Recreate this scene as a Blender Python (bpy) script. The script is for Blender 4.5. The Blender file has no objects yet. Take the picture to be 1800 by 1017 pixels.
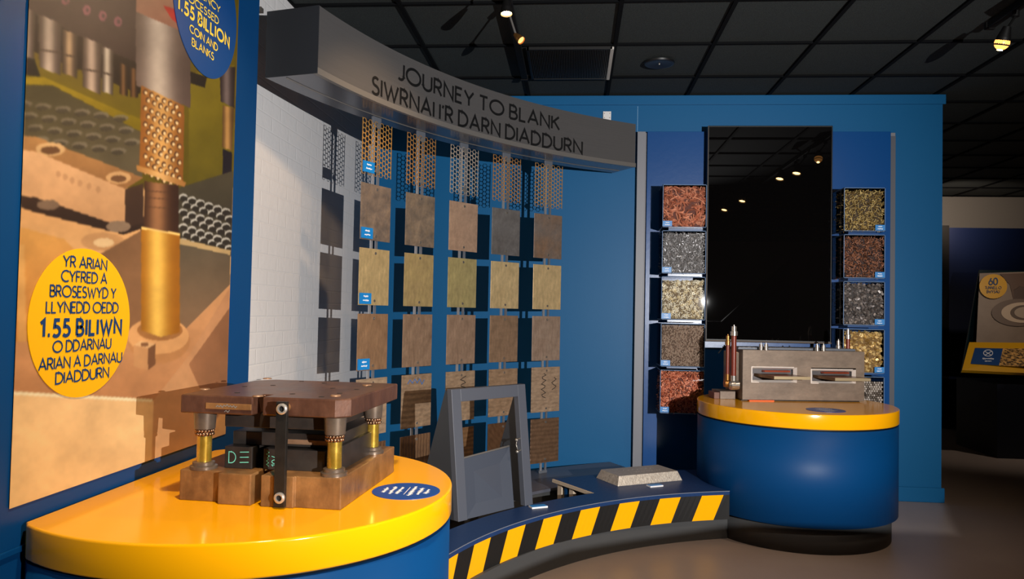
import bpy, bmesh, math, random
import numpy as np
from mathutils import Vector, Matrix
rnd = random.Random(7)
D = bpy.data
SC = bpy.context.scene
COL = SC.collection
PI = math.pi
R = math.radians

# ------------------------------------------------------------------ camera
F = 1330.0
YAW, PITCH, ROLL, CAMH = .083, .0289, .0200, 1.30
def _axes():
    cy, sy = math.cos(YAW), math.sin(YAW); cp, sp = math.cos(PITCH), math.sin(PITCH); cr, sr = math.cos(ROLL), math.sin(ROLL)
    r = np.array([cy, sy, 0.]); f = np.array([-sy*cp, cy*cp, sp]); u = np.cross(r, f)
    return cr*r+sr*u, f, -sr*r+cr*u
AR, AF, AU = _axes()
C0 = np.array([0, 0, CAMH])
cam = D.objects.new('camera', D.cameras.new('camera'))
COL.objects.link(cam)
cam.data.sensor_width = 36; cam.data.lens = F/1800*36; cam.data.clip_start = .05
m = Matrix.Identity(4)
for i in range(3):
    m[i][0], m[i][1], m[i][2], m[i][3] = AR[i], AU[i], -AF[i], C0[i]
cam.matrix_world = m
SC.camera = cam
def ray(px, py): return AR*(px-900)/F - AU*(py-508.5)/F + AF
def onz(px, py, z): d = ray(px, py); return C0 + d*((z-CAMH)/d[2])
def ony(px, py, y): d = ray(px, py); return C0 + d*(y/d[1])
def onx(px, py, x): d = ray(px, py); return C0 + d*(x/d[0])

# ------------------------------------------------------------------ light and exposure
SC.view_settings.view_transform = 'Standard'; SC.view_settings.look = 'None'
SC.view_settings.exposure = 0.0; SC.view_settings.gamma = 1.0; SC.view_settings.use_curve_mapping = False
W = D.worlds.new('room_ambient'); SC.world = W; W.use_nodes = True
W.node_tree.nodes['Background'].inputs[0].default_value = (1.0, .62, .40, 1)
W.node_tree.nodes['Background'].inputs[1].default_value = .007
def spot(name, loc, target, power, color, size, blend, radius):
    l = D.lights.new(name, 'SPOT'); l.energy = power; l.color = color; l.spot_size = R(size); l.spot_blend = blend; l.shadow_soft_size = radius
    o = D.objects.new(name, l); COL.objects.link(o); o.location = loc
    o.rotation_euler = (Vector(target)-Vector(loc)).to_track_quat('-Z', 'Y').to_euler()
    return o
KEY = (1.93, -.50, 1.50)
spot('key_flash', KEY, (-.35, 5.0, 1.60), 1230, (1, .985, .965), 84, .85, .006)
# track housing places, then warm track spots set apart from those housings
TRACK_L = [(-.35, 3.54, 2.70), (-.32, 3.95, 2.66)]
TRACK_R = [(1.98, .76, 2.74), (2.04, 1.57, 2.74), (2.08, 3.13, 2.74), (2.16, 3.44, 2.74), (2.175, 4.05, 2.75)]
WARM = (1, .66, .36)
spot('track_glow_poster', (-.35, 3.0, 2.70), (-1.32, 2.2, 1.0), 40, WARM, 90, .8, .04)
spot('track_glow_wall', (-.35, 3.4, 2.70), (-1.5, 3.9, 1.2), 34, WARM, 90, .8, .04)
spot('added_table_light', (-.37, 1.3, 2.70), (-.95, 2.2, .77), 175, (1, .80, .56), 80, .8, .04)  # lamp added to brighten the yellow plinth top; no fixture stands here
spot('track_glow_floor', (2.05, 2.2, 2.72), (.2, 3.3, 0), 160, (1, .80, .64), 70, 1., .04)
spot('track_glow_plinth', (2.09, 3.27, 2.72), (1.4, 4.9, .8), 45, (1, .78, .58), 75, .8, .04)
spot('added_hall_light', (4.3, 9.0, 2.55), (5.0, 10.4, 2.45), 36, (1, .80, .64), 110, .9, .1)  # lamp added to lift the dim far wall, without any fitting
spot('added_display_light', (4.6, 6.6, 2.75), (4.4, 7.9, 1.1), 42, (1, .82, .66), 80, .8, .05)  # extra lamp put in to light the hall display

# ------------------------------------------------------------------ helpers: materials
def s2l(c):
    c = c/255.
    return c/12.92 if c <= .04045 else ((c+.055)/1.055)**2.4
def rgb(r, g, b): return (s2l(float(r)), s2l(float(g)), s2l(float(b)), 1)
def mat(name, col, rough=.5, metal=0., spec=.5, noise=None, bump=None, coat=0., emit=None, emit_s=0, wave=None, scale_z=1., alpha=None):
    """noise=(scale, amount, colour2) mottles the colour; bump=(scale, strength)"""
    M = D.materials.new(name); M.use_nodes = True; nt = M.node_tree; n = nt.nodes; b = n['Principled BSDF']
    b.inputs['Base Color'].default_value = col; b.inputs['Roughness'].default_value = rough; b.inputs['Metallic'].default_value = metal
    b.inputs['Specular IOR Level'].default_value = spec
    if coat: b.inputs['Coat Weight'].default_value = coat; b.inputs['Coat Roughness'].default_value = .08
    if emit: b.inputs['Emission Color'].default_value = emit; b.inputs['Emission Strength'].default_value = emit_s
    if noise or bump or wave:
        tc = n.new('ShaderNodeTexCoord'); mp = n.new('ShaderNodeMapping'); nt.links.new(tc.outputs['Object'], mp.inputs[0])
        mp.inputs['Scale'].default_value = (1, 1, scale_z)
    if noise:
        t = n.new('ShaderNodeTexNoise'); t.inputs['Scale'].default_value = noise[0]; t.inputs['Detail'].default_value = 8; t.inputs['Roughness'].default_value = .62
        nt.links.new(mp.outputs[0], t.inputs[0])
        cr = n.new('ShaderNodeValToRGB'); cr.color_ramp.elements[0].position = .5-noise[1]; cr.color_ramp.elements[1].position = .5+noise[1]
        cr.color_ramp.elements[0].color = col; cr.color_ramp.elements[1].color = noise[2]
        nt.links.new(t.outputs[0], cr.inputs[0]); nt.links.new(cr.outputs[0], b.inputs['Base Color'])
        if len(noise) > 3:
            mr = n.new('ShaderNodeMapRange'); mr.inputs['To Min'].default_value = rough-noise[3]; mr.inputs['To Max'].default_value = rough+noise[3]
            nt.links.new(t.outputs[0], mr.inputs[0]); nt.links.new(mr.outputs[0], b.inputs['Roughness'])
    if bump or wave:
        bn = n.new('ShaderNodeBump'); bn.inputs['Distance'].default_value = .01
        if wave:
            t = n.new('ShaderNodeTexWave'); t.bands_direction = wave[2]; t.inputs['Scale'].default_value = wave[0]; t.inputs['Distortion'].default_value = 2.5
            t.inputs['Detail'].default_value = 2; bn.inputs['Strength'].default_value = wave[1]
        else:
            t = n.new('ShaderNodeTexNoise'); t.inputs['Scale'].default_value = bump[0]; t.inputs['Detail'].default_value = 4; bn.inputs['Strength'].default_value = bump[1]
        nt.links.new(mp.outputs[0], t.inputs[0]); nt.links.new(t.outputs[1 if wave else 0], bn.inputs['Height']); nt.links.new(bn.outputs[0], b.inputs['Normal'])
    return M
def attr_mat(name, rough=.45, spec=.4):
    M = D.materials.new(name); M.use_nodes = True; nt = M.node_tree; b = nt.nodes['Principled BSDF']
    a = nt.nodes.new('ShaderNodeAttribute'); a.attribute_name = 'print'
    nt.links.new(a.outputs['Color'], b.inputs['Base Color']); b.inputs['Roughness'].default_value = rough; b.inputs['Specular IOR Level'].default_value = spec
    return M
def glass_mat(name, tint, refl=.06, rough=.02):
    M = D.materials.new(name); M.use_nodes = True; nt = M.node_tree; n = nt.nodes
    for x in list(n):
        if x.type == 'BSDF_PRINCIPLED': n.remove(x)
    out = [x for x in n if x.type == 'OUTPUT_MATERIAL'][0]
    tr = n.new('ShaderNodeBsdfTransparent'); tr.inputs[0].default_value = tint
    gl = n.new('ShaderNodeBsdfGlossy'); gl.inputs['Roughness'].default_value = rough
    fr = n.new('ShaderNodeFresnel'); fr.inputs[0].default_value = 1.45
    mx = n.new('ShaderNodeMixShader')
    nt.links.new(fr.outputs[0], mx.inputs[0]); nt.links.new(tr.outputs[0], mx.inputs[1]); nt.links.new(gl.outputs[0], mx.inputs[2])
    nt.links.new(mx.outputs[0], out.inputs[0])
    return M

M = {}
M['blue_wall'] = mat('blue_wall_paint', rgb(14, 88, 136), .45, spec=.2, bump=(180, .04))
M['blue_panel'] = mat('blue_panel_satin', rgb(1, 68, 130), .28, spec=.4, bump=(30, .03))
M['blue_dark'] = mat('blue_laminate', rgb(3, 58, 106), .45, spec=.16)
M['blue_board'] = mat('blue_board', rgb(1, 56, 104), .45, spec=.3)
M['navy_top'] = mat('navy_step_top', rgb(24, 48, 88),   .4, spec=.22, noise=(60, .25, rgb(30, 54, 94), .08))
M['yellow'] = mat('yellow_gloss_laminate', rgb(238, 165, 6), .14, spec=.4)
M['grey'] = mat('grey_paint', rgb(74, 78, 88), .42)
M['grey_dark'] = mat('dark_grey_kick', rgb(62, 63, 64), .55, spec=.3, noise=(5, .2, rgb(66, 66, 66)))
M['grey_strip'] = mat('grey_board_edge', rgb(122, 122, 128), .45)
M['alu'] = mat('brushed_aluminium', rgb(86, 84, 84), .46, .2, noise=(3, .3, rgb(78, 76, 76)), scale_z=60)
M['alu_lip'] = mat('pale_aluminium_lip', rgb(130, 126, 122), .35, .5)
M['alu_under'] = mat('brushed_soffit', rgb(110, 112, 120), .22, .7)
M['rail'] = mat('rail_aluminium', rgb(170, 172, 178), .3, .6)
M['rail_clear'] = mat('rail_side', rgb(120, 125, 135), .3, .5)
M['black'] = mat('black_vinyl', rgb(18, 18, 18), .5)
M['black_gloss'] = mat('black_gloss', rgb(10, 10, 11), .12)
M['screen'] = mat('black_screen_glass', rgb(7, 6, 6), .012, spec=.5)
M['bezel'] = mat('black_bezel', rgb(16, 16, 17), .5)
M['white'] = mat('white_plastic', rgb(225, 222, 220), .4)
M['cream_board'] = mat('raw_board_edge', rgb(190, 172, 150), .7)
M['tag_blue'] = mat('tag_blue', rgb(20, 120, 190), .4)
M['oval_blue'] = mat('oval_blue', rgb(10, 66, 142), .35)
M['print_white'] = mat('printed_white', rgb(235, 235, 240), .5)
M['print_black'] = mat('printed_black', rgb(14, 14, 15), .45)
M['print_navy'] = mat('printed_navy', rgb(14, 50, 95), .5)
M['print_yellow'] = mat('printed_yellow', rgb(240, 205, 70), .5)
M['sticker_yellow'] = mat('sticker_yellow', rgb(218, 160, 4), .45)
M['sticker_blue'] = mat('sticker_blue', rgb(1, 62, 122), .45)
M['chalk'] = mat('green_chalk', rgb(105, 190, 165), .9)
M['ink'] = mat('marker_ink', rgb(35, 28, 25), .6)
M['ink_blue'] = mat('blue_marker_ink', rgb(50, 95, 155), .6)
M['rust'] = mat('brown_tool_steel', rgb(92, 62, 38), .4, .2, noise=(9, .22, rgb(156, 112, 66), .1), bump=(40, .1))
M['rust_top'] = mat('brown_plate_steel', rgb(70, 44, 34), .34, .3, noise=(7, .22, rgb(112, 76, 58), .1), bump=(40, .08))
M['rust_light'] = mat('worn_steel', rgb(150, 118, 92), .45, .3, noise=(12, .2, rgb(110, 80, 58)))
M['steel_dark'] = mat('dark_tool_steel', rgb(38, 34, 32), .35, .3, noise=(14, .25, rgb(62, 55, 50), .1))
M['steel_mid'] = mat('bushing_steel', rgb(96, 84, 74), .3, .6, noise=(20, .25, rgb(130, 112, 96)))
M['strap'] = mat('black_steel_strap', rgb(26, 25, 24), .38, .3, noise=(30, .2, rgb(40, 37, 34)))
M['brass'] = mat('brass_sleeve', rgb(170, 130, 30), .26, .75, noise=(25, .25, rgb(215, 180, 80), .1))
M['bronze_ball'] = mat('bronze_ball_cage', rgb(150, 115, 90), .25, .9)
M['bolt'] = mat('bolt_steel', rgb(190, 184, 176), .3, .7)
M['hole'] = mat('hole_black', rgb(8, 7, 7), .8)
M['furnace'] = mat('graphite_block', rgb(112, 98, 86), .42, .35, noise=(5, .25, rgb(140, 122, 106), .08), bump=(50, .05), scale_z=2.5)
M['slot_chrome_glint'] = mat('slot_glint_paint', rgb(222, 212, 203), .3, .2)  # pale tone paints in the bright highlights of the chrome rim
M['slot_in'] = mat('slot_inside', rgb(105, 100, 100), .35, .6)
M['strip_edge'] = mat('cast_strip', rgb(185, 165, 130), .35, .6)
M['strip_top'] = mat('cast_strip_top', rgb(120, 92, 70), .3, .7)
M['copper_red'] = mat('red_copper', rgb(205, 95, 65), .25, .8)
M['hose'] = mat('oxide_red_pipe', rgb(112, 46, 32), .3, .1)
M['nickel'] = mat('nickel_fitting', rgb(190, 182, 172), .22, .85)
M['brass_fit'] = mat('brass_fitting', rgb(160, 112, 60), .28, .8)
M['ingot'] = mat('cast_ingot', rgb(160, 150, 138), .5, .4, noise=(60, .2, rgb(205, 196, 182)), bump=(90, .35))
M['ingot_top'] = mat('cast_ingot_top', rgb(148, 138, 128), .5, .4, noise=(70, .2, rgb(172, 162, 150)), bump=(120, .25))
M['acrylic'] = glass_mat('clear_acrylic', (.95, .96, .98, 1))
M['acrylic_edge'] = mat('acrylic_edge', rgb(96, 122, 158), .5, 0, spec=.2)
M['shelf_clear'] = mat('acrylic_bracket', rgb(40, 75, 125), .25)
M['lamp_black'] = mat('track_black', rgb(10, 9, 9), .55, spec=.25)
M['bulb'] = mat('warm_bulb', rgb(255, 190, 110), .3, emit=(1, .56, .20, 1), emit_s=90)
M['bulb_dim'] = mat('warm_lens', rgb(230, 140, 70), .2, emit=(1, .5, .18, 1), emit_s=1.6)
M['pale_metal'] = mat('pale_metal', rgb(150, 145, 140), .3, .8)
M['vent'] = mat('vent_black', rgb(13, 12, 12), .45)
M['tile_grid'] = mat('ceiling_grid_metal', rgb(8, 9, 11), .85, spec=.1)

def brick_wall_mat():
    Mt = D.materials.new('white_painted_brick'); Mt.use_nodes = True; nt = Mt.node_tree; n = nt.nodes; b = n['Principled BSDF']
    b.inputs['Base Color'].default_value = rgb(208, 206, 206); b.inputs['Roughness'].default_value = .5
    tc = n.new('ShaderNodeTexCoord'); sep = n.new('ShaderNodeSeparateXYZ'); cmb = n.new('ShaderNodeCombineXYZ')
    nt.links.new(tc.outputs['Object'], sep.inputs[0]); nt.links.new(sep.outputs['Y'], cmb.inputs[0]); nt.links.new(sep.outputs['Z'], cmb.inputs[1])
    br = n.new('ShaderNodeTexBrick'); br.inputs['Scale'].default_value = 1; br.inputs['Brick Width'].default_value = .225; br.inputs['Row Height'].default_value = .078
    br.inputs['Mortar Size'].default_value = .006; br.inputs['Mortar Smooth'].default_value = .8; br.inputs['Color1'].default_value = (1, 1, 1, 1); br.inputs['Color2'].default_value = (.9, .9, .9, 1)
    br.inputs['Mortar'].default_value = (.3, .3, .3, 1)
    ns = n.new('ShaderNodeTexNoise'); ns.inputs['Scale'].default_value = 26; ns.inputs['Detail'].default_value = 5; nt.links.new(tc.outputs['Object'], ns.inputs[0])
    ad = n.new('ShaderNodeMath'); ad.operation = 'MULTIPLY_ADD'; ad.inputs[1].default_value = .9
    nt.links.new(cmb.outputs[0], br.inputs[0]); nt.links.new(ns.outputs[0], ad.inputs[0]); nt.links.new(br.outputs['Color'], ad.inputs[2])
    bp = n.new('ShaderNodeBump'); bp.inputs['Strength'].default_value = .35; bp.inputs['Distance'].default_value = .006
    nt.links.new(ad.outputs[0], bp.inputs['Height']); nt.links.new(bp.outputs[0], b.inputs['Normal'])
    return Mt
M['brick'] = brick_wall_mat()
def ceiling_mat():
    Mt = D.materials.new('dark_ceiling_tiles'); Mt.use_nodes = True; nt = Mt.node_tree; n = nt.nodes; b = n['Principled BSDF']
    b.inputs['Roughness'].default_value = .85; b.inputs['Specular IOR Level'].default_value = .2
    tc = n.new('ShaderNodeTexCoord'); ns = n.new('ShaderNodeTexNoise'); ns.inputs['Scale'].default_value = 220; ns.inputs['Detail'].default_value = 3
    nt.links.new(tc.outputs['Object'], ns.inputs[0])
    cr = n.new('ShaderNodeValToRGB'); cr.color_ramp.elements[0].color = rgb(44, 48, 48); cr.color_ramp.elements[1].color = rgb(62, 66, 66)
    cr.color_ramp.elements[0].position = .4; cr.color_ramp.elements[1].position = .7
    nt.links.new(ns.outputs[0], cr.inputs[0]); nt.links.new(cr.outputs[0], b.inputs['Base Color'])
    bp = n.new('ShaderNodeBump'); bp.inputs['Strength'].default_value = .3; bp.inputs['Distance'].default_value = .003
    nt.links.new(ns.outputs[0], bp.inputs['Height']); nt.links.new(bp.outputs[0], b.inputs['Normal'])
    return Mt
M['ceil'] = ceiling_mat()
M['floor'] = mat('brown_vinyl_floor', rgb(152, 138, 131), .36, spec=.28, noise=(2.2, .25, rgb(164, 150, 142), .05), bump=(300, .03))

# ------------------------------------------------------------------ helpers: meshes
class MB:
    def __init__(s): s.v = []; s.f = []; s.m = []; s.s = []
    def add(s, vs, fs, mi=0, smooth=False):
        o = len(s.v); s.v += [tuple(float(c) for c in v) for v in vs]
        for f in fs: s.f.append([i+o for i in f]); s.m.append(mi); s.s.append(smooth)
        return s
    def box(s, x0, x1, y0, y1, z0, z1, mi=0):
        return s.add([(x0,y0,z0),(x1,y0,z0),(x1,y1,z0),(x0,y1,z0),(x0,y0,z1),(x1,y0,z1),(x1,y1,z1),(x0,y1,z1)],
                     [(0,3,2,1),(4,5,6,7),(0,1,5,4),(1,2,6,5),(2,3,7,6),(3,0,4,7)], mi)
    def obox(s, c, ax, ay, az, mi=0):
        c = Vector(c); ax = Vector(ax); ay = Vector(ay); az = Vector(az)
        P = [c+ax*i+ay*j+az*k for k in (-1,1) for j in (-1,1) for i in (-1,1)]
        return s.add(P, [(0,2,3,1),(4,5,7,6),(0,1,5,4),(1,3,7,5),(3,2,6,7),(2,0,4,6)], mi)
    def prism(s, poly, z0, z1, mi=0, mside=None):
        n = len(poly); z0 = z0 if hasattr(z0, '__len__') else [z0]*n; z1 = z1 if hasattr(z1, '__len__') else [z1]*n
        vs = [(p[0],p[1],z0[i]) for i,p in enumerate(poly)]+[(p[0],p[1],z1[i]) for i,p in enumerate(poly)]
        a = sum(poly[i][0]*poly[(i+1)%n][1]-poly[(i+1)%n][0]*poly[i][1] for i in range(n))
        caps = [list(range(n))[::-1], list(range(n, 2*n))]; sides = [(i,(i+1)%n,(i+1)%n+n,i+n) for i in range(n)]
        if a < 0: caps = [c[::-1] for c in caps]; sides = [t[::-1] for t in sides]
        s.add(vs, caps, mi); o = len(s.v)-2*n
        for t in sides: s.f.append([i+o for i in t]); s.m.append(mi if mside is None else mside); s.s.append(False)
        return s
    def cyl(s, p0, p1, r0, r1=None, seg=24, mi=0, caps=True, mcap=None):
        p0 = Vector(p0); p1 = Vector(p1); r1 = r0 if r1 is None else r1
        d = (p1-p0).normalized(); a = d.orthogonal().normalized(); b = d.cross(a)
        ring = lambda p, r: [p+(a*math.cos(2*PI*i/seg)+b*math.sin(2*PI*i/seg))*r for i in range(seg)]
        s.add(ring(p0,r0)+ring(p1,r1), [(i,(i+1)%seg,(i+1)%seg+seg,i+seg) for i in range(seg)], mi, True)
        if caps:
            s.add(ring(p0,r0), [list(range(seg))[::-1]], mi if mcap is None else mcap); s.add(ring(p1,r1), [list(range(seg))], mi if mcap is None else mcap)
        return s
    def lathe(s, prof, c=(0,0,0), seg=32, mi=0, smooth=False, close=True):
        """prof [(r,z)...] round the vertical through c"""
        n = len(prof)
        vs = [(c[0]+r*math.cos(2*PI*j/seg), c[1]+r*math.sin(2*PI*j/seg), c[2]+z) for j in range(seg) for r,z in prof]
        for i in range(n-1):
            s.add([vs[j*n+i] for j in range(seg)]+[vs[j*n+i+1] for j in range(seg)], [(j,(j+1)%seg,(j+1)%seg+seg,j+seg) for j in range(seg)], mi, True)
        if close:
            for i,fl in ((0,True),(n-1,False)):
                if prof[i][0] > 1e-6:
                    l = [vs[j*n+i] for j in range(seg)]; s.add(l, [list(range(seg))[::-1] if fl else list(range(seg))], mi)
        return s
    def ball(s, c, r, seg=8, rings=5, mi=0):
        prof = [(r*math.sin(PI*i/rings), -r*math.cos(PI*i/rings)) for i in range(rings+1)]
        n = rings+1
        vs = [(c[0]+q*math.cos(2*PI*j/seg), c[1]+q*math.sin(2*PI*j/seg), c[2]+z) for j in range(seg) for q,z in prof]
        return s.add(vs, [(j*n+i, ((j+1)%seg)*n+i, ((j+1)%seg)*n+i+1, j*n+i+1) for j in range(seg) for i in range(rings)], mi, True)
    def tube(s, pts, r, seg=8, mi=0):
        pts = [Vector(p) for p in pts]; rings = []
        up = Vector((0,0,1))
        for i,p in enumerate(pts):
            d = (pts[min(i+1,len(pts)-1)]-pts[max(i-1,0)]).normalized()
            a = d.cross(up); a = a.normalized() if a.length > .01 else Vector((1,0,0)); b = d.cross(a)
            rings += [p+(a*math.cos(2*PI*k/seg)+b*math.sin(2*PI*k/seg))*r for k in range(seg)]
        fs = [(i*seg+k, i*seg+(k+1)%seg, (i+1)*seg+(k+1)%seg, (i+1)*seg+k) for i in range(len(pts)-1) for k in range(seg)]
        s.add(rings, fs, mi, True); n = len(pts)
        s.add(rings[:seg], [list(range(seg))], mi); s.add(rings[-seg:], [list(range(seg))[::-1]], mi)
        return s
    def arc(s, c, r0, r1, a0, a1, z0, z1, n=48, mi=0, mside=None, mtop=None):
        """solid ring sector (degrees)"""
        ms = mi if mside is None else mside; mt = mi if mtop is None else mtop
        A = [R(a0+(a1-a0)*i/n) for i in range(n+1)]
        P = lambda r,z: [(c[0]+r*math.cos(a), c[1]+r*math.sin(a), z) for a in A]
        N = n+1
        fwd = [(i,i+1,i+1+N,i+N) for i in range(n)]; rev = [f[::-1] for f in fwd]
        g = a1 > a0
        s.add(P(r0,z0)+P(r0,z1), rev if g else fwd, ms, True)
        s.add(P(r1,z0)+P(r1,z1), fwd if g else rev, ms, True)
        s.add(P(r0,z1)+P(r1,z1), rev if g else fwd, mt); s.add(P(r0,z0)+P(r1,z0), fwd if g else rev, mi)
        for a in (A[0], A[-1]):
            q = [(c[0]+r*math.cos(a), c[1]+r*math.sin(a), z) for r,z in ((r0,z0),(r1,z0),(r1,z1),(r0,z1))]
            s.add(q, [(0,1,2,3) if (a == A[0]) == g else (3,2,1,0)], ms)
        return s
    def build(s, name, mats, parent=None, bevel=0, loc=None, seg=2):
        me = D.meshes.new(name); me.from_pydata(s.v, [], s.f); 
        mats = mats if isinstance(mats, (list, tuple)) else [mats]
        for x in mats: me.materials.append(x)
        me.polygons.foreach_set('material_index', s.m); me.polygons.foreach_set('use_smooth', s.s)
        me.update()
        o = D.objects.new(name, me); COL.objects.link(o)
        if parent: o.parent = parent
        if loc is not None: o.location = loc
        if bevel:
            b = o.modifiers.new('bevel', 'BEVEL'); b.width = bevel; b.segments = seg; b.limit_method = 'ANGLE'; b.angle_limit = R(50)
        return o
def tag(o, label, cat, group=None, kind=None):
    o['label'] = label; o['category'] = cat
    if group: o['group'] = group
    if kind: o['kind'] = kind
    return o
def thing(name, label, cat, loc=(0,0,0), rz=0, group=None):
    o = D.objects.new(name, None); COL.objects.link(o); o.empty_display_size = .1
    o.location = loc; o.rotation_euler = (0,0,rz)
    return tag(o, label, cat, group)
def struct(o): o['kind'] = 'structure'; return o

# ------------------------------------------------------------------ stroke lettering (geometric capitals)
def ell(cx, cy, rx, ry, a0, a1, n=14): return [(cx+rx*math.cos(R(a0+(a1-a0)*i/n)), cy+ry*math.sin(R(a0+(a1-a0)*i/n))) for i in range(n+1)]
G = {}
G['A'] = (.72, [[(0,0),(.36,1),(.72,0)],[(.13,.33),(.59,.33)]])
G['B'] = (.52, [[(0,0),(0,1),(.24,1)]+ell(.24,.76,.22,.24,90,-90)+[(0,.52)],[(.24,.52)]+ell(.26,.26,.26,.26,90,-90)+[(0,0)]])
G['C'] = (.70, [ell(.47,.5,.47,.5,52,308,22)])
G['D'] = (.66, [[(0,0),(0,1),(.2,1)]+ell(.2,.5,.46,.5,90,-90,18)+[(0,0)]])
G['E'] = (.44, [[(.44,0),(0,0),(0,1),(.44,1)],[(0,.53),(.38,.53)]])
G['F'] = (.42, [[(0,0),(0,1),(.42,1)],[(0,.5),(.36,.5)]])
G['G'] = (.76, [ell(.47,.5,.47,.5,50,345,22)+[(.93,.45),(.55,.45)]])
G['I'] = (.0, [[(0,0),(0,1)]])
G['J'] = (.34, [[(.34,1),(.34,.25)]+ell(.12,.25,.22,.25,0,-130,8)])
G['K'] = (.54, [[(0,0),(0,1)],[(.5,1),(.02,.47)],[(.16,.6),(.54,0)]])
G['L'] = (.42, [[(0,1),(0,0),(.42,0)]])
G['M'] = (.8, [[(0,0),(.08,1),(.4,.3),(.72,1),(.8,0)]])
G['N'] = (.62, [[(0,0),(0,1),(.62,0),(.62,1)]])
G['O'] = (.98, [ell(.49,.5,.49,.5,90,450,28)])
G['P'] = (.48, [[(0,0),(0,1),(.22,1)]+ell(.22,.73,.26,.27,90,-90)+[(0,.46)]])
G['R'] = (.52, [[(0,0),(0,1),(.24,1)]+ell(.24,.74,.24,.26,90,-90)+[(0,.48)],[(.22,.48),(.52,0)]])
G['S'] = (.48, [ell(.25,.755,.21,.245,40,250,12)+ell(.23,.25,.25,.26,80,-150,14)])
G['T'] = (.56, [[(0,1),(.56,1)],[(.28,1),(.28,0)]])
G['U'] = (.6, [[(0,1),(0,.3)]+ell(.3,.3,.3,.3,180,360,14)+[(.6,1)]])
G['W'] = (1.0, [[(0,1),(.27,0),(.5,.8),(.73,0),(1,1)]])
G['Y'] = (.64, [[(0,1),(.32,.48),(.64,1)],[(.32,.48),(.32,0)]])
G['1'] = (.26, [[(0,.8),(.24,1),(.24,0)]])
G['5'] = (.48, [[(.44,1),(.1,1),(.06,.58)]+ell(.19,.3,.28,.3,110,-140,14)])
G['6'] = (.54, [ell(.27,.29,.27,.29,90,450,20),[(.04,.4),(.36,1)]])
G['0'] = (.58, [ell(.29,.5,.29,.5,90,450,24)])
G['.'] = (.14, [[(0,.08),(.14,.08)]])
G["'"] = (.04, [[(.05,1),(.0,.78)]])
G['/'] = (.36, [[(0,-.1),(.36,1.05)]])
G['-'] = (.3, [[(0,.45),(.3,.45)]])
def text_width(t, track=.17, space=.3):
    w = 0
    for ch in t: w += space if ch == ' ' else G[ch][0]+track
    return w-track
def ribbons(lines, w, mb, place, mi=0):
    """flat stroke bands; place((x,y)) -> 3D"""
    for ln in lines:
        P = [Vector((p[0],p[1])) for p in ln]; h = w/2
        closed = (P[0]-P[-1]).length < 1e-4 and len(P) > 3
        L = []; Q = []
        for i,p in enumerate(P):
            a = P[i-1] if i else (P[-2] if closed else None); b = P[i+1] if i < len(P)-1 else (P[1] if closed else None)
            d0 = (p-a).normalized() if a is not None else None; d1 = (b-p).normalized() if b is not None else None
            if d0 is None: n = Vector((-d1.y,d1.x)); k = 1; e = -d1*0
            elif d1 is None: n = Vector((-d0.y,d0.x)); k = 1
            else:
                n = Vector((-d0.y-d1.y, d0.x+d1.x))
                if n.length < .3: n = Vector((-d0.y,d0.x))
                n.normalize(); k = min(1/max(.3, n.dot(Vector((-d0.y,d0.x)))), 2.2)
            L.append(p+n*h*k); Q.append(p-n*h*k)
        for i in range(len(P)-1):
            mb.add([place(c) for c in (Q[i],Q[i+1],L[i+1],L[i])], [(0,1,2,3)], mi)
def write(mb, t, h, cx, y0, stroke, place, mi=0, track=.17, space=.3, xs=1., left=None):
    """caps of height h centred on cx (or from left), baseline y0, in the plane of place(x,y)"""
    w = text_width(t, track, space)*h*xs
    x = cx-w/2 if left is None else left
    for ch in t:
        if ch == ' ': x += space*h*xs; continue
        gw, ls = G[ch]
        ribbons([[(x+p[0]*h*xs, y0+p[1]*h) for p in l] for l in ls], stroke, mb, place, mi)
        x += (gw+track)*h*xs
def scribble(mb, x0, x1, y0, h, w, place, seed, mi=0):
    r = random.Random(seed); n = max(4, int((x1-x0)/(h*.45))); pts = []
    for i in range(n): pts.append((x0+(x1-x0)*i/(n-1), y0+(h*r.uniform(.55,1) if i%2 else h*r.uniform(0,.4))))
    ribbons([pts], w, mb, place, mi)

# ================================================================== THE ROOM
YB = 5.67; ZC = 2.93; XW = -1.552; XP = -1.32
struct(MB().box(-4, 12, -6, 13, -.05, 0).build('floor', M['floor']))
struct(MB().box(-4, 12, -6, 13, ZC+.012, ZC+.08).build('ceiling', M['ceil']))
gx = [-.963+.5905*i for i in range(-4, 16)]; gy = [3.95+.642*i for i in range(-14, 13)]
gm = MB()
for x in gx: gm.box(x-.012, x+.012, -6, 13, ZC-.002, ZC+.014)
for y in gy: gm.box(-4, 12, y-.009, y+.009, ZC-.001, ZC+.013)
struct(gm.build('trim_1', M['tile_grid']))
XR = 2.628
w = MB().box(XW-.2, XR, YB, YB+.16, 0, ZC-.001); struct(w.build('wall_back', M['blue_wall']))
struct(MB().box(XW-.1, XR+.018, YB-.014, YB, ZC-.072, ZC-.002).build('trim_2', M['blue_wall'], bevel=.003))
struct(MB().box(.47, XR+.018, YB-.016, YB, 0, .105).build('baseboard_back', M['blue_wall'], bevel=.006))
struct(MB().box(XW-.15, XW, -3, YB, 0, ZC-.001).build('wall_left', M['brick']))
# seam in the painted wall
struct(MB().box(.443, .446, YB-.0015, YB, 0, ZC-.08).build('trim_3', mat('seam_filler', rgb(120, 165, 200), .5)))
# ---- free-standing blue board carrying the poster
YPE = onx(447, 330, XP)[1]
bd = thing('display_board', 'tall dark blue display board along the left side, behind the yellow round plinth', 'display board', (XP, 2.0, 0))
MB().box(-.19, 0, -1.9, YPE-2.0, 0, ZC-.01).build('board_panel', M['blue_board'], bd, .003)
MB().box(0, .008, -1.9, YPE-2.0, .70, .715).build('ledge_strip', M['blue_dark'], bd, .002)
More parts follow.
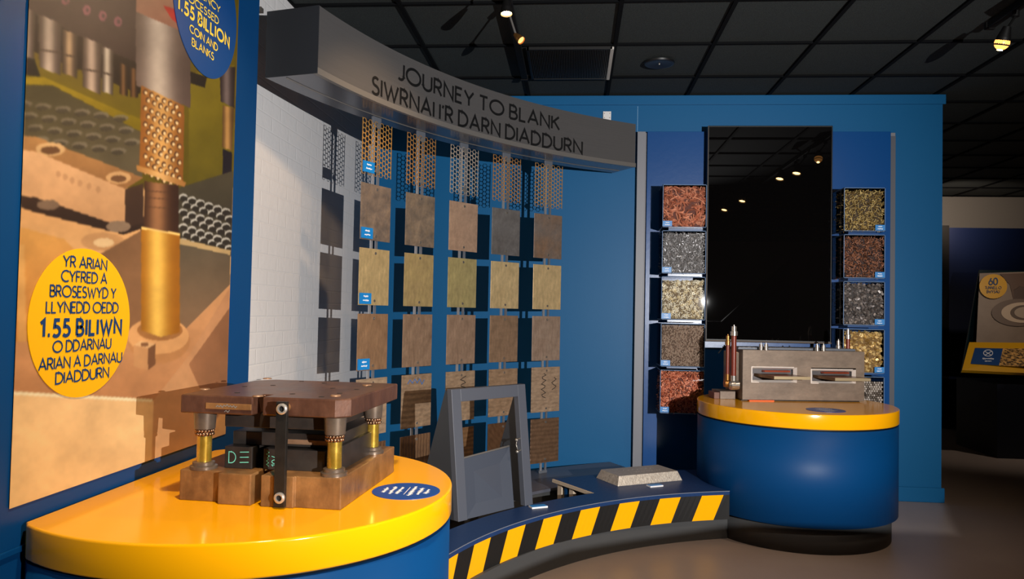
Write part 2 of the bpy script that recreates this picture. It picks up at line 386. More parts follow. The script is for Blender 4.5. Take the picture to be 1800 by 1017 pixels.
# ---- the printed poster, painted as a colour attribute on a fine flat grid
pa = onx(13.5, 894, XP); pb = onx(417, 0, XP); pc = onx(398.5, 676, XP)
PY0, PY1 = pa[1], (pb[1]+pc[1])/2
PZ0 = pa[2]; PZ1 = 2.62
NY, NZ = 300, 640
gy_ = np.linspace(PY0, PY1, NY); gz_ = np.linspace(PZ0, PZ1, NZ)
GYY, GZZ = np.meshgrid(gy_, gz_)
def topx(Y, Z):
    q = np.stack([np.full_like(Y, XP), Y, Z-CAMH], -1); w = q@AF
    return 900+F*(q@AR)/w, 508.5-F*(q@AU)/w
PX, PYX = topx(GYY, GZZ)
def s2la(c): c = np.asarray(c, float)/255; return np.where(c <= .04045, c/12.92, ((c+.055)/1.055)**2.4)
img = np.zeros(PX.shape+(3,)); img[:] = (236, 184, 122)
nr = np.random.RandomState(3)
def vnoise(x, y, sc):
    g = nr.rand(64, 64); u = x/sc; v = y/sc; i = np.floor(u).astype(int); j = np.floor(v).astype(int); fu = u-i; fv = v-j; fu = fu*fu*(3-2*fu); fv = fv*fv*(3-2*fv)
    a = lambda p, q: g[(j+q)%64, (i+p)%64]
    return (a(0,0)*(1-fu)+a(1,0)*fu)*(1-fv)+(a(0,1)*(1-fu)+a(1,1)*fu)*fv
def inpoly(P):
    ins = np.zeros(PX.shape, bool); n = len(P)
    for i in range(n):
        x0,y0 = P[i]; x1,y1 = P[(i+1)%n]
        c = ((y0 > PYX) != (y1 > PYX)); xi = (x1-x0)*(PYX-y0)/((y1-y0) if y1 != y0 else 1e-9)+x0
        ins ^= c & (PX < xi)
    return ins
def fill(P, c, c2=None, ax='y', a=1.):
    mk = inpoly(P); xs = [p[0] for p in P]; ys = [p[1] for p in P]
    if c2 is None: col = np.array(c, float)*np.ones(PX.shape+(1,))
    else:
        t = ((PYX-min(ys))/(max(ys)-min(ys)) if ax == 'y' else (PX-min(xs))/(max(xs)-min(xs)))[..., None]; t = np.clip(t, 0, 1); col = np.array(c, float)*(1-t)+np.array(c2, float)*t
    img[mk] = img[mk]*(1-a)+col[mk]*a
    return mk
def cylp(P, dark, light, peak=.45):
    mk = inpoly(P); xl = np.full(PX.shape, 1e9); 
    xs = [p[0] for p in P]; t = np.clip((PX-min(xs))/(max(xs)-min(xs)), 0, 1); k = np.exp(-((t-peak)/.26)**2)[..., None]
    col = np.array(dark, float)*(1-k)+np.array(light, float)*k; img[mk] = col[mk]; return mk
def el(cx, cy, rx, ry, c, a=1., inner=None):
    d = ((PX-cx)/rx)**2+((PYX-cy)/ry)**2; mk = d < 1
    if inner: mk &= d > inner**2
    img[mk] = img[mk]*(1-a)+np.array(c, float)*a
# far background, machine head and pins
fill([(0,-60),(430,-60),(430,330),(0,330)], (118,98,20), (96,82,18))
fill([(0,-60),(330,-60),(245,112),(200,95),(30,10)], (84,66,66), (58,42,38))
for k,(x,y) in enumerate(((112,0),(150,18),(178,28),(205,38))): el(x, y, 7, 9, (160,92,104), .8); el(x+1, y, 3, 4, (88,64,64))
fill([(30,10),(200,95),(245,112),(245,165),(30,80)], (44,30,24), (34,24,18))
cylp([(36,8),(60,22),(58,106),(34,100)], (66,52,48), (150,132,120)); fill([(34,98),(58,104),(68,135),(34,130)], (26,22,18))
cylp([(64,24),(106,42),(104,133),(66,118)], (70,56,50), (190,168,150)); cylp([(107,50),(134,62),(133,138),(107,128)], (60,46,38), (176,144,110))
cylp([(143,64),(178,78),(174,167),(142,152)], (66,52,44), (186,160,140)); cylp([(178,82),(198,88),(196,168),(176,160)], (64,52,44), (200,182,160))
for x0,x1,y in ((66,105,86),(107,133,94),(142,176,120),(178,197,126)): fill([(x0,y),(x1,y+5),(x1,y+8),(x0,y+3)], (70,54,44))
cylp([(208,110),(222,116),(222,170),(208,165)], (40,26,16), (120,84,50)); cylp([(226,118),(240,122),(240,172),(226,170)], (40,26,16), (112,76,44))
fill([(330,130),(410,115),(410,330),(330,330)], (136,118,26), (98,86,20)); fill([(330,125),(362,135),(358,154),(332,146)], (36,30,24))
cylp([(384,115),(412,118),(410,190),(386,178)], (46,36,34), (120,104,100)); cylp([(390,185),(410,190),(406,265),(388,258)], (92,66,34), (200,150,86)); fill([(390,262),(406,268),(405,330),(389,328)], (36,30,34))
# plates with punched dots and the bronze block
fill([(25,135),(78,136),(245,210),(247,235),(25,150)], (150,126,16), (112,94,14))
fill([(25,148),(90,150),(246,232),(248,312),(60,262),(24,238)], (70,62,40), (96,84,62))
for i in range(7):
    for j in range(4):
        x = 40+i*34+j*10; y = 182+i*5+j*21
        if x < 235 and y < 270: el(x, y, 14, 6, (120,108,88), .8); el(x-2, y+3, 11, 4, (54,46,34), .7)
fill([(24,238),(60,240),(250,312),(218,332),(60,266),(24,262)], (172,124,74), (150,104,62)); el(86, 262, 26, 12, (206,164,112)); el(86, 264, 17, 7, (104,70,44)); el(206, 312, 22, 11, (206,160,108)); el(206, 314, 14, 6, (112,76,48))
fill([(24,262),(60,266),(218,332),(217,400),(60,347),(22,342)], (222,172,124), (196,146,100)); fill([(218,332),(250,322),(250,392),(217,400)], (74,52,38), (60,42,32))
write_marks = [(100,306),(112,311),(124,317),(138,322),(154,327),(170,333)]
for x,y in write_marks: el(x, y, 4, 6, (180,134,94), .8)
fill([(22,342),(60,347),(217,400),(250,392),(250,410),(215,420),(56,372),(22,362)], (60,42,32), (48,34,26)); el(82, 360, 20, 9, (120,96,76)); el(206, 398, 22, 10, (136,112,90))
fill([(22,360),(56,372),(215,412),(245,402),(245,430),(150,460),(20,420)], (214,160,104), (226,172,112)); el(178, 424, 38, 16, (196,146,96)); el(180, 426, 18, 8, (226,190,140))
fill([(20,395),(110,420),(150,460),(130,600),(15,600)], (216,158,84), (204,132,62)); fill([(150,460),(246,405),(246,600),(150,600)], (128,92,62), (150,106,70))
fill([(30,430),(40,430),(44,600),(28,600)], (226,176,106), a=.6)
# right side tray
fill([(312,330),(408,300),(405,450),(312,420)], (78,70,52), (60,54,42))
for i in range(6):
    for j in range(8):
        x = 320+i*15+(j%2)*6; y = 346+j*13+i*5
        if x < 402 and y < 443: el(x, y, 8, 6, (186,182,172)); el(x+1, y+3, 7, 5, (50,44,36))
fill([(312,418),(404,440),(403,448),(312,428)], (190,160,110)); fill([(380,446),(400,450),(398,470),(382,466)], (40,34,30))
fill([(312,428),(403,448),(402,520),(330,640),(312,600)], (96,84,66), (152,112,78))
# guide column
cylp([(236,20),(300,30),(333,60),(333,190),(237,150)], (92,74,66), (206,186,166), .42); fill([(240,-60),(320,-60),(334,62),(236,20)], (196,150,116), (150,96,76)); fill([(285,10),(320,20),(322,50),(300,34)], (190,44,36))
cylp([(246,150),(322,186),(320,320),(243,292)], (140,84,32), (222,166,92), .5)
for j in range(11):
    for i in range(7):
        x = 253+i*11+(j%2)*5; y = 162+j*14+i*5
        if x < 319: el(x, y, 4.2, 5, (92,58,34)); el(x+1, y+1, 2.6, 3.2, (240,206,150))
cylp([(238,290),(326,320),(322,328),(238,300)], (170,116,58), (236,182,112)); cylp([(252,318),(312,326),(312,414),(250,400)], (58,36,24), (160,110,72), .4)
for y in (334,346,362): fill([(252,y),(312,y+4),(312,y+6),(252,y+2)], (70,46,32), a=.6)
cylp([(246,400),(314,412),(314,596),(246,580)], (160,98,22), (248,196,88), .42); fill([(246,398),(314,410),(314,414),(246,402)], (250,206,120))
# plateau and front face
fill([(15,600),(150,600),(312,590),(402,500),(402,530),(330,640),(268,705),(15,690)], (206,150,100), (196,136,88))
el(277, 598, 55, 40, (192,134,82)); el(276, 590, 54, 32, (226,166,106)); el(279, 580, 40, 18, (170,114,62)); cylp([(246,540),(314,548),(314,584),(280,592),(246,580)], (160,98,22), (248,196,88), .42)
fill([(233,606),(258,612),(258,650),(233,644)], (206,150,98)); fill([(258,612),(271,604),(271,640),(258,650)], (126,84,54)); fill([(233,606),(246,598),(271,604),(258,612)], (230,180,124)); el(252, 605, 7, 4, (140,96,62))
fill([(13,688),(268,703),(272,740),(260,900),(10,900)], (246,200,140), (250,204,138)); fill([(268,703),(330,625),(402,505),(402,700),(340,800),(262,900)], (188,134,92), (226,172,116)); fill([(13,687),(266,701),(266,706),(13,693)], (255,236,190))
fill([(330,640),(402,540),(402,680),(376,740)], (150,100,66), (120,78,50), 'x', .75)
n1 = vnoise(PX, PYX, 40)+.5*vnoise(PX, PYX, 13)+.3*vnoise(PX, PYX, 5)
img *= (.90+.11*n1)[..., None]
img = np.clip(img, 0, 255)
for _k in (0, 1): img = (2*img+np.roll(img, 1, _k)+np.roll(img, -1, _k))/4
vs = np.stack([np.zeros(GYY.size), (GYY-PY0).ravel(), (GZZ-PZ0).ravel()], 1)
idx = np.arange(NY*NZ).reshape(NZ, NY)
fs = np.stack([idx[:-1,:-1], idx[:-1,1:], idx[1:,1:], idx[1:,:-1]], -1).reshape(-1, 4)
me = D.meshes.new('poster'); me.from_pydata(vs.tolist(), [], fs.tolist())
ca = me.color_attributes.new('print', 'FLOAT_COLOR', 'POINT')
lin = .64*s2la(np.clip(img, 0, 255)).reshape(-1, 3); ca.data.foreach_set('color', np.concatenate([lin, np.ones((len(lin), 1))], 1).ravel().astype('f'))
me.materials.append(attr_mat('poster_print'))
poster = D.objects.new('poster', me); COL.objects.link(poster); poster.location = (XP+.004, PY0, PZ0)
tag(poster, 'large poster photograph of a coin press with bronze guide column, on the blue board', 'poster')
def oval_sticker(l, r, t, b, name, m_):
    y0 = onx(l, (t+b)/2, XP)[1]; y1 = onx(r, (t+b)/2, XP)[1]; cy = (y0+y1)/2; zt = onx((l+r)/2, t, XP)[2]; zb = onx((l+r)/2, b, XP)[2]
    c = (cy-PY0, (zt+zb)/2-PZ0); ry, rz = (y1-y0)/2, (zt-zb)/2
    mb = MB(); n = 64; P = [(.001, c[0]+ry*math.cos(2*PI*i/n), c[1]+rz*math.sin(2*PI*i/n)) for i in range(n)]; Q = [(.003,)+p[1:] for p in P]
    mb.add(P+Q, [(i,(i+1)%n,(i+1)%n+n,i+n) for i in range(n)]+[list(range(n,2*n))]); return mb.build(name, m_, poster), c, ry, rz
def on_poster(c): return (.0045, c[0], c[1])
def px_line(mb, t, x0, x1, ym, h, stroke, mi, track=.14):
    """caps line fitted between two photo columns at the row ym (centre of the letters)"""
    a = onx(x0, ym, XP); b = onx(x1, ym, XP); wd = b[1]-a[1]; zc = onx((x0+x1)/2, ym, XP)[2]
    xs = wd/(text_width(t, track)*h); write(mb, t, h, (a[1]+b[1])/2-PY0, zc-h/2-PZ0, stroke, on_poster, mi, track, xs=xs)
st, c, ry, rz = oval_sticker(44, 224, 435, 698, 'oval_sticker', M['sticker_yellow']); st['label'] = 'yellow oval with blue Welsh wording'
mb = MB()
for t,x0,x1,ym,h,s in (("YR ARIAN",106,183,462,.028,.0046),("CYFRED A",103,183,487,.028,.0046),("BROSESWYD Y",83,199,513,.028,.0046),("LLYNEDD OEDD",76,203,540,.028,.0046),
                    ("1.55 BILIWN",66,208,575,.041,.0095),("O DDARNAU",88,190,606,.028,.0046),("ARIAN A DARNAU",63,209,634,.028,.0046),("DIADDURN",93,186,659,.028,.0046)):
    px_line(mb, t, x0, x1, ym, h, s, 0, .14 if h < .03 else .27)
mb.build('lettering', M['print_navy'], st)
st2, c2, ry2, rz2 = oval_sticker(299, 414, -118, 133, 'oval_sticker', M['sticker_blue']); st2['label'] = 'blue oval with yellow English wording'
mb = MB()
for t,x0,x1,ym,h,s,mi in (("CURRENCY",314,384,-11,.031,.0052,0),("PROCESSED",310,381,9.5,.031,.0052,0),("1.55 BILLION",306,400,38.5,.049,.0108,0),("COIN AND",329,379,66.5,.031,.0052,0),("BLANKS",333,372,86.5,.031,.0052,0)):
    px_line(mb, t, x0, x1, ym, h*.80, s*.85, mi, .18 if h < .04 else .27)
mb.build('lettering', M['print_yellow'], st2)

# ================================================================== CURVED HEADER WITH HANGING SAMPLES
HC = (2.1935, 2.4345); HR0, HR1 = 3.4495, 3.72; HZ0, HZ1 = 2.34, 2.645
A0 = math.degrees(math.atan2(3.253-HC[1], -1.166-HC[0])); A1 = math.degrees(math.atan2(5.383-HC[1], .412-HC[0]))
hd = thing('curved_header_sign', 'curved grey metal header sign lettered JOURNEY TO BLANK above the hanging metal plates', 'sign', (0, 0, HZ0))
MB().arc(HC, HR0, HR1, A1, A0, 0.012, HZ1-HZ0, 64).build('fascia', M['alu'], hd)
MB().arc(HC, HR0-.004, HR0+.018, A1-.05, A0+.05, -.002, .026, 64).build('bottom_lip', M['alu_lip'], hd)
MB().arc(HC, HR0+.018, HR1, A1, A0, 0, .012, 64).build('soffit', M['alu_under'], hd)
MB().arc(HC, HR1-.10, HR1-.094, A1+.3, A0-.3, -.003, 0.001, 64).build('soffit_seam', M['alu_lip'], hd)
e = MB()
ca_, sa_ = math.cos(R(A0)), math.sin(R(A0)); tx, ty = -sa_, ca_
p = lambda r, t, z: (HC[0]+r*ca_+t*tx, HC[1]+r*sa_+t*ty, z)
mE = MB()
mE.add([p(HR0-.002,0,0.0),p(HR1+.002,0,0.0),p(HR1+.002,.004,0.0),p(HR0-.002,.004,0.0),p(HR0-.002,0,HZ1-HZ0),p(HR1+.002,0,HZ1-HZ0),p(HR1+.002,.004,HZ1-HZ0),p(HR0-.002,.004,HZ1-HZ0)],
       [(0,3,2,1),(4,5,6,7),(0,1,5,4),(1,2,6,5),(2,3,7,6),(3,0,4,7)])
mE.build('end_plate', mat('dark_end_plate', rgb(44, 46, 50), .45, .2), hd)
def on_header(c):
    a = R(A0)-c[0]/HR0; r = HR0-.0015
    return (HC[0]+r*math.cos(a), HC[1]+r*math.sin(a), c[1])
def hdr_s(px, py):
    # arc length of the point of the fascia seen at a photo pixel
    best = None
    for i in range(4001):
        a = R(A0+(A1-A0)*i/4000); q = np.array([HC[0]+HR0*math.cos(a), HC[1]+HR0*math.sin(a), 0]); w = q@AF - CAMH*AF[2]
        for z in (0,):
            pass
        # column of the ray: solve z on the vertical through q from py then compare px
        d = ray(px, py); t = (q[0]*d[0]+q[1]*d[1])/(d[0]**2+d[1]**2); e_ = abs(q[0]*d[1]-q[1]*d[0])/math.hypot(d[0], d[1])
        if best is None or e_ < best[0]: best = (e_, R(A0)*HR0-a*HR0, CAMH+d[2]*t)
    return best[1], best[2]-HZ0
mb = MB()
for t,(x0,y0),(x1,y1),s in (("JOURNEY TO BLANK",(701,130),(983,213),.0148),("SIWRNAI I'R DARN DIADDURN",(654,156),(1023,254),.0148)):
    a = hdr_s(x0, y0); b = hdr_s(x1, y1); h = .083; wd = b[0]-a[0]; tr = .2; sp = .27
    z0 = (a[1]+b[1])/2-h/2
    write(mb, t, h, 0, z0, s, on_header, 0, tr, sp, wd/(text_width(t, tr, sp)*h), left=a[0])
    lt = mb.build('lettering', M['print_black'], hd); lt['label'] = 'black capital wording '+('in English' if t[0] == 'J' else 'in Welsh'); mb = MB()
MB().obox((XW+.06, 3.28, .30), (.06,0,0), (0,.015,0), (0,0,.01)).build('wall_bracket', M['pale_metal'], hd)

# rails and plates
RC = 3.632; TH0, DTH = 154.40, 5.84
ROWS = [(2.018, 2.312), (1.666, 1.968), (1.318, 1.622), (.970, 1.272), (.622, .926), (.280, .578)]
plate_mats = {
 1: [mat('steel_sheet_veined', rgb(115,105,99), .36, .45, noise=(16, .22, rgb(165,141,119), .1)), mat('steel_sheet_veined_dark', rgb(108,100,94), .36, .45, noise=(14, .22, rgb(163,141,117), .1)),
     mat('pinkish_sheet', rgb(186,154,129), .4, .35, noise=(10, .25, rgb(165,134,112), .08)), mat('grey_steel_sheet', rgb(143,139,137), .32, .5, noise=(6, .25, rgb(109,103,99), .08)),
     mat('stained_steel_sheet', rgb(138,132,128), .32, .5, noise=(5, .2, rgb(152,118,91), .08))],
 2: [mat('brass_sheet', rgb(227, 199, 144), .33, .5, noise=(8, .28, rgb(192, 165, 117), .1)), mat('brass_sheet_dull', rgb(201, 177, 120), .33, .5, noise=(9, .28, rgb(171, 147, 106), .1)),
     mat('brass_sheet_green', rgb(197, 181, 124), .33, .5, noise=(9, .28, rgb(167, 151, 106), .1)), mat('brass_sheet_bright', rgb(237, 208, 156), .33, .5, noise=(7, .28, rgb(196, 168, 121), .1)),
     mat('brass_sheet_pale', rgb(229, 199, 146), .33, .5, noise=(6, .28, rgb(201, 173, 128), .1))],
 3: [mat('brown_sheet', rgb(168,132,99), .42, .35, noise=(12, .25, rgb(135,103,77), .08), scale_z=.5), mat('brown_grey_sheet', rgb(162,134,110), .42, .35, noise=(14, .25, rgb(129,103,83), .08)),
     mat('tan_sheet', rgb(165,137,115), .42, .35, noise=(12, .25, rgb(136,110,90), .08)), mat('banded_sheet', rgb(155,125,100), .42, .35, noise=(9, .25, rgb(127,101,78), .08), scale_z=3),
     mat('grey_tan_sheet', rgb(166,144,126), .42, .35, noise=(9, .25, rgb(142,117,99), .08), scale_z=2)],
 4: [mat('rippled_tan', rgb(172,146,120), .45, .3, wave=(9, .20, 'Z')), mat('rippled_check', rgb(165,139,112), .45, .3, wave=(10, .24, 'Z'), noise=(16, .2, rgb(141,115,91))),
     mat('rippled_bronze', rgb(170,144,117), .45, .3, wave=(11, .20, 'Z'), noise=(16, .2, rgb(146,120,95))), mat('rippled_brown', rgb(164,134,106), .45, .3, wave=(10, .20, 'Z'), noise=(16, .2, rgb(138,110,84))),
     mat('rippled_pale', rgb(175,148,122), .45, .3, wave=(12, .20, 'Z'), noise=(16, .2, rgb(153,127,103)))],
 5: [mat('ridged_bronze', rgb(123,89,63), .38, .4, wave=(11, .32, 'X')), mat('ridged_brown', rgb(128,96,70), .38, .4, wave=(13, .32, 'X')),
     mat('ridged_copper', rgb(135,100,68), .38, .4, wave=(12, .28, 'Z')), mat('ridged_dark', rgb(111,79,55), .34, .5, wave=(14, .36, 'DIAGONAL')), mat('ridged_walnut', rgb(119,91,69), .38, .4, wave=(11, .32, 'Z'))]}
def grain(Mt, sc, zs, lo, hi):
    nt = Mt.node_tree; n = nt.nodes; b = n['Principled BSDF']; tc = n.new('ShaderNodeTexCoord'); mp = n.new('ShaderNodeMapping'); mp.inputs['Scale'].default_value = (1, 1, zs)
    t = n.new('ShaderNodeTexNoise'); t.inputs['Scale'].default_value = sc; t.inputs['Detail'].default_value = 6; t.inputs['Roughness'].default_value = .7
    mr = n.new('ShaderNodeMapRange'); mr.inputs['From Min'].default_value = .3; mr.inputs['From Max'].default_value = .7; mr.inputs['To Min'].default_value = lo; mr.inputs['To Max'].default_value = hi
    mx = n.new('ShaderNodeMix'); mx.data_type = 'RGBA'; mx.blend_type = 'MULTIPLY'; mx.inputs[0].default_value = 1
    src = b.inputs['Base Color']
    if src.is_linked: nt.links.new(src.links[0].from_socket, mx.inputs[6])
    else: mx.inputs[6].default_value = src.default_value
    nt.links.new(tc.outputs['Object'], mp.inputs[0]); nt.links.new(mp.outputs[0], t.inputs[0]); nt.links.new(t.outputs[0], mr.inputs[0]); nt.links.new(mr.outputs[0], mx.inputs[7]); nt.links.new(mx.outputs[2], src)
for r_, (sc_, zs_, lo_, hi_) in {1: (22, .8, .72, 1.15), 2: (38, .4, .76, 1.2), 3: (48, .28, .68, 1.12), 4: (30, 2.2, .62, 1.12), 5: (40, .7, .6, 1.05)}.items():
    for q_ in plate_mats[r_]: grain(q_, sc_, zs_, lo_, hi_)
for q_ in ('rust', 'rust_top'): grain(M[q_], 30, .35, .68, 1.12)
grain(M['furnace'], 26, 1.5, .84, 1.08)
hexm = [mat('perforated_gold', rgb(190, 140, 72), .4, .4), mat('perforated_bronze', rgb(178, 128, 70), .4, .4), mat('perforated_silver', rgb(186, 172, 156), .38, .4), mat('perforated_copper', rgb(186, 134, 78), .4, .4), mat('perforated_tan', rgb(192, 146, 90), .4, .4)]
ORD = ['leftmost', 'second from the left', 'middle', 'second from the right', 'rightmost']
PW = .245
def hex_mesh():
    s_ = .0156; hr = .0120; mb = MB(); ncol = 10; pitch = math.sqrt(3)*s_; H = .294
    for i in range(ncol):
        x = (i-(ncol-1)/2)*1.5*s_; odd = i % 2
        for j in range(11):
            z = -H/2+pitch*(j+.5+(.5 if odd else 0))-.004
            if z > H/2-.004: continue
            O = []; I = []
            for k in range(12):
                a = R(30*k); ro = s_ if k % 2 == 0 else s_*math.cos(R(30)); O.append((x+ro*math.cos(a), 0, z+ro*math.sin(a))); I.append((x+hr*math.cos(a), 0, z+hr*math.sin(a)))
            mb.add(O+I, [(k,(k+1)%12,(k+1)%12+12,k+12) for k in range(12)])
    e_ = (ncol-1)/2*1.5*s_+s_
    for sg in (-1, 1): mb.add([(sg*e_,0,-H/2),(sg*(e_-.0036),0,-H/2),(sg*(e_-.0036),0,H/2),(sg*e_,0,H/2)], [(0,1,2,3)])
    return mb
hexmb = hex_mesh()
def screw(parent, x, z, y=-.003, big=False):
    MB().cyl((x,y,z), (x,y-.003,z), .0085, .0075, 14).build('screw', M['nickel'], parent)
PLATE_POS = {}
for ci in range(5):
    th = R(TH0-DTH*ci); cx, cy = HC[0]+RC*math.cos(th), HC[1]+RC*math.sin(th)
    rz = th-PI/2    # local +x runs to the right as the viewer sees it, local -y faces the viewer
    rl = thing('hanging_rail', '%s of the five slim aluminium rails hanging from the curved header' % ORD[ci], 'rail', (cx, cy, 0), rz, 'aluminium rails')
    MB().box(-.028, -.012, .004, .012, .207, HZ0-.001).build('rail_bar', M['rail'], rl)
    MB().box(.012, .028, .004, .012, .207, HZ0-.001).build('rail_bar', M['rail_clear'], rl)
    MB().box(-.034, .034, .003, .016, HZ0-.05, HZ0-.001).build('top_clamp', M['rail_clear'], rl, .002)
    MB().box(-.034, .034, .003, .016, .207, .225).build('foot_clamp', M['rail_clear'], rl, .002)
    for ri, (z0, z1) in enumerate(ROWS):
        zc = (z0+z1)/2
        colword = '%s column' % ORD[ci]
        if ri == 0:
            lab = ['gold', 'bronze', 'silver', 'copper', 'tan'][ci]+' perforated strip full of round holes, top of the '+colword
            pl = thing('perforated_strip', lab, 'metal strip', (cx, cy, zc), rz, 'perforated strips')
            o = hexmb.build('punched_sheet', hexm[ci], pl); sm = o.modifiers.new('thick', 'SOLIDIFY'); sm.thickness = .0025; sm.offset = 0
            for z in (.125, -.118): MB().cyl((.004,-.002,z), (.004,-.006,z), .0175, .016, 20).cyl((.004,-.006,z), (.004,-.009,z), .006, .005, 10).build('washer', M['alu_lip'], pl)
        else:
            des = {1: ['veined brown grey steel sheet', 'dark veined steel sheet', 'pinkish bronze sheet', 'plain grey steel sheet', 'rust stained grey steel sheet'],
                   2: ['bright brass sheet with a blue tag', 'dull brass sheet', 'greenish brass sheet', 'scratched brass sheet', 'pale brass sheet'],
                   3: ['plain brown sheet with a blue tag', 'brown grey smooth sheet', 'smooth tan sheet', 'brown sheet with a dark band', 'grey tan sheet'],
                   4: ['rippled tan plate mostly hidden by the die set', 'rippled plate with a blue scribble', 'rippled plate with black handwriting behind the frame', 'rippled brown plate cut by the frame shadow', 'rippled pale plate with black handwriting'],
                   5: ['ridged bronze plate hidden behind the die set', 'ridged brown plate above the yellow plinth', 'ridged copper plate seen through the frame', 'dark ridged plate seen through the frame', 'dark ridged walnut plate beside the grey frame']}[ri][ci]
            lab = des+', '+colword+', '+['', 'second', 'third', 'fourth', 'fifth', 'bottom'][ri]+' down'
            pl = thing('metal_plate', lab, 'metal plate', (cx, cy, zc), rz, 'hanging metal plates')
            mt = plate_mats[ri][ci]; th_ = .003 if ri < 4 else .008; hz = (z1-z0)/2
            MB().box(-PW/2, PW/2, -th_, 0, -hz, hz).build('sheet', mt, pl, .0012)
            for z in (hz-.024, -hz+.024): screw(pl, .004, z, -th_)
        if ci == 0 and ri in (0, 1, 2, 3):
            hz = (z1-z0)/2
            tg = MB().box(-PW/2+.004, -PW/2+.092, -.012, -.0042, -hz+.006, -hz+.064).build('name_tag', M['tag_blue'], pl); tg['label'] = 'small bright blue tag'
            mb = MB()
            for q,(zz,ww) in enumerate(((-hz+.043, .036), (-hz+.022, .046))): scribble(mb, -PW/2+.048-ww/2, -PW/2+.048+ww/2, zz, .008, .004, lambda c: (c[0], -.0125, c[1]), q+ri*3)
            mb.build('print_lines', M['print_white'], tg)
        if ri == 4 and ci in (1, 2, 4):
            mb = MB(); q = lambda c: (c[0], -.0087, c[1])
            if ci == 1: scribble(mb, -.08, .06, .092, .035, .005, q, 5)
            elif ci == 2: ribbons([[(c[1]*.8+.02, c[0]) for c in l] for l in [[(x*.01, .03*math.sin(x*1.7)) for x in range(0, 13)]]], .005, mb, q)
            else:
                ribbons([[(.02*math.sin(x*1.9)-.02, .11-x*.012) for x in range(0, 15)]], .005, mb, q); ribbons([[(.02*math.sin(x*1.5)+.07, .08-x*.012) for x in range(0, 8)]], .005, mb, q)
            mb.build('handwriting', M['ink_blue'] if ci == 1 else M['ink'], pl)
# dark grey curved plinth under the rails
pf = thing('curved_plinth', 'low dark grey curved plinth at the wall under the hanging plates', 'plinth', (0, 0, 0))
MB().arc(HC, 3.28, 3.74, 120.9, 158, 0, .205, 40).build('plinth_body', [M['grey_dark']], pf, .003)
MB().arc(HC, 3.27, 3.745, 120.75, 158, .19, .207, 40).build('plinth_top', [mat('slate_top', rgb(80, 82, 92), .35)], pf)

# ================================================================== CURVED STEP WITH HAZARD BAND
SCN = (1.4664, 2.503); SR = 2.0729; SZ = .288
def sang(px, py, z): q = onz(px, py, z); return math.degrees(math.atan2(q[1]-SCN[1], q[0]-SCN[0]))
LP = (-.957, 2.215); RPc = (1.372, 4.862); PZ = .77; LR, RR = .596, .583
def on_circle(c, r, q, rq, low):
    # angles (degrees, about c) where the circle (c, r) meets the circle (q, rq)
    dx, dy = q[0]-c[0], q[1]-c[1]; d = math.hypot(dx, dy); k = max(-1, min(1, (r*r+d*d-rq*rq)/(2*r*d))); a = math.degrees(math.atan2(dy, dx)) % 360; b = math.degrees(math.acos(k))
    return a+b if low else a-b
SA0 = on_circle(SCN, SR, RPc, RR+.002, True); SA1 = on_circle(SCN, SR, LP, LR+.002, False)
stp = thing('curved_step', 'low curved blue step with a yellow and black hazard band between the two round plinths', 'step', (0, 0, 0))
MB().arc((1.5736, 2.5084), 2.1494, 2.17, on_circle((1.5736, 2.5084), 2.1494, RPc, RR-.03, True), on_circle((1.5736, 2.5084), 2.1494, LP, LR, False), 0, .127, 64).build('kick_panel', M['grey_dark'], stp)
hz = MB()
NB = 64
a_first = sang(812.8, 962.5, SZ); a_last = sang(1275.7, 863, SZ); da = (a_first-a_last)/14
shift = .52*da
zb, zt = .125, SZ-.002
def hp(a, z, r=SR): return (SCN[0]+r*math.cos(R(a)), SCN[1]+r*math.sin(R(a)), z)
k = -3
edges = [a_last+da*i for i in range(-3, 24)]
sub = 4
for i in range(len(edges)-1):
    for q in range(sub):
        t0 = edges[i]+da*q/sub; t1 = edges[i]+da*(q+1)/sub
        b0 = t0+shift; b1 = t1+shift
        cl = lambda v: min(max(v, SA0), SA1)
        if t1 <= SA0 and b1 <= SA0: continue
        if t0 >= SA1 and b0 >= SA1: continue
        hz.add([hp(cl(b1), zb), hp(cl(b0), zb), hp(cl(t0), zt), hp(cl(t1), zt)], [(0,1,2,3)], 0 if i % 2 == 1 else 1)
hb = hz.build('hazard_band', [M['yellow'], M['black']], stp)
SB = 2.655; AL = 126.3
def sarc(r, a0, a1, n): return [(SCN[0]+r*math.cos(R(a0+(a1-a0)*i/n)), SCN[1]+r*math.sin(R(a0+(a1-a0)*i/n))) for i in range(n+1)]
def on_plinth(c, r, p0, p1, n=16):
    a0 = math.atan2(p0[1]-c[1], p0[0]-c[0]); a1 = math.atan2(p1[1]-c[1], p1[0]-c[0])
    while a1-a0 > PI: a1 -= 2*PI
    while a1-a0 < -PI: a1 += 2*PI
    return [(c[0]+r*math.cos(a0+(a1-a0)*i/n), c[1]+r*math.sin(a0+(a1-a0)*i/n)) for i in range(1, n)]
SB0 = on_circle(SCN, SB, RPc, RR+.002, True); SN1 = on_circle(SCN, SR+.18, LP, LR+.002, False)
front = sarc(SR-.001, SA1, SA0, 64); back = sarc(SB, SB0, AL, 32); narrow = sarc(SR+.18, AL, SN1, 40)
outline = front+on_plinth(RPc, RR+.002, front[-1], back[0])+back+narrow+on_plinth(LP, LR+.002, narrow[-1], front[0])
tp = MB().prism(outline, SZ-.022, SZ)
tp.build('step_top', [M['navy_top'], M['cream_board']], stp)
MB().arc(SCN, SR-.0022, SR-.0005, SA0, SA1, SZ-.003, SZ+.0004, 64).build('edge_trim', mat('pale_edge_trim', rgb(105, 110, 122), .5), stp)
MB().arc(SCN, SR+.10, SR+.12, SA0+1.5, SA1-1.5, .0, SZ-.022, 48).build('riser_panel', M['black'], stp)
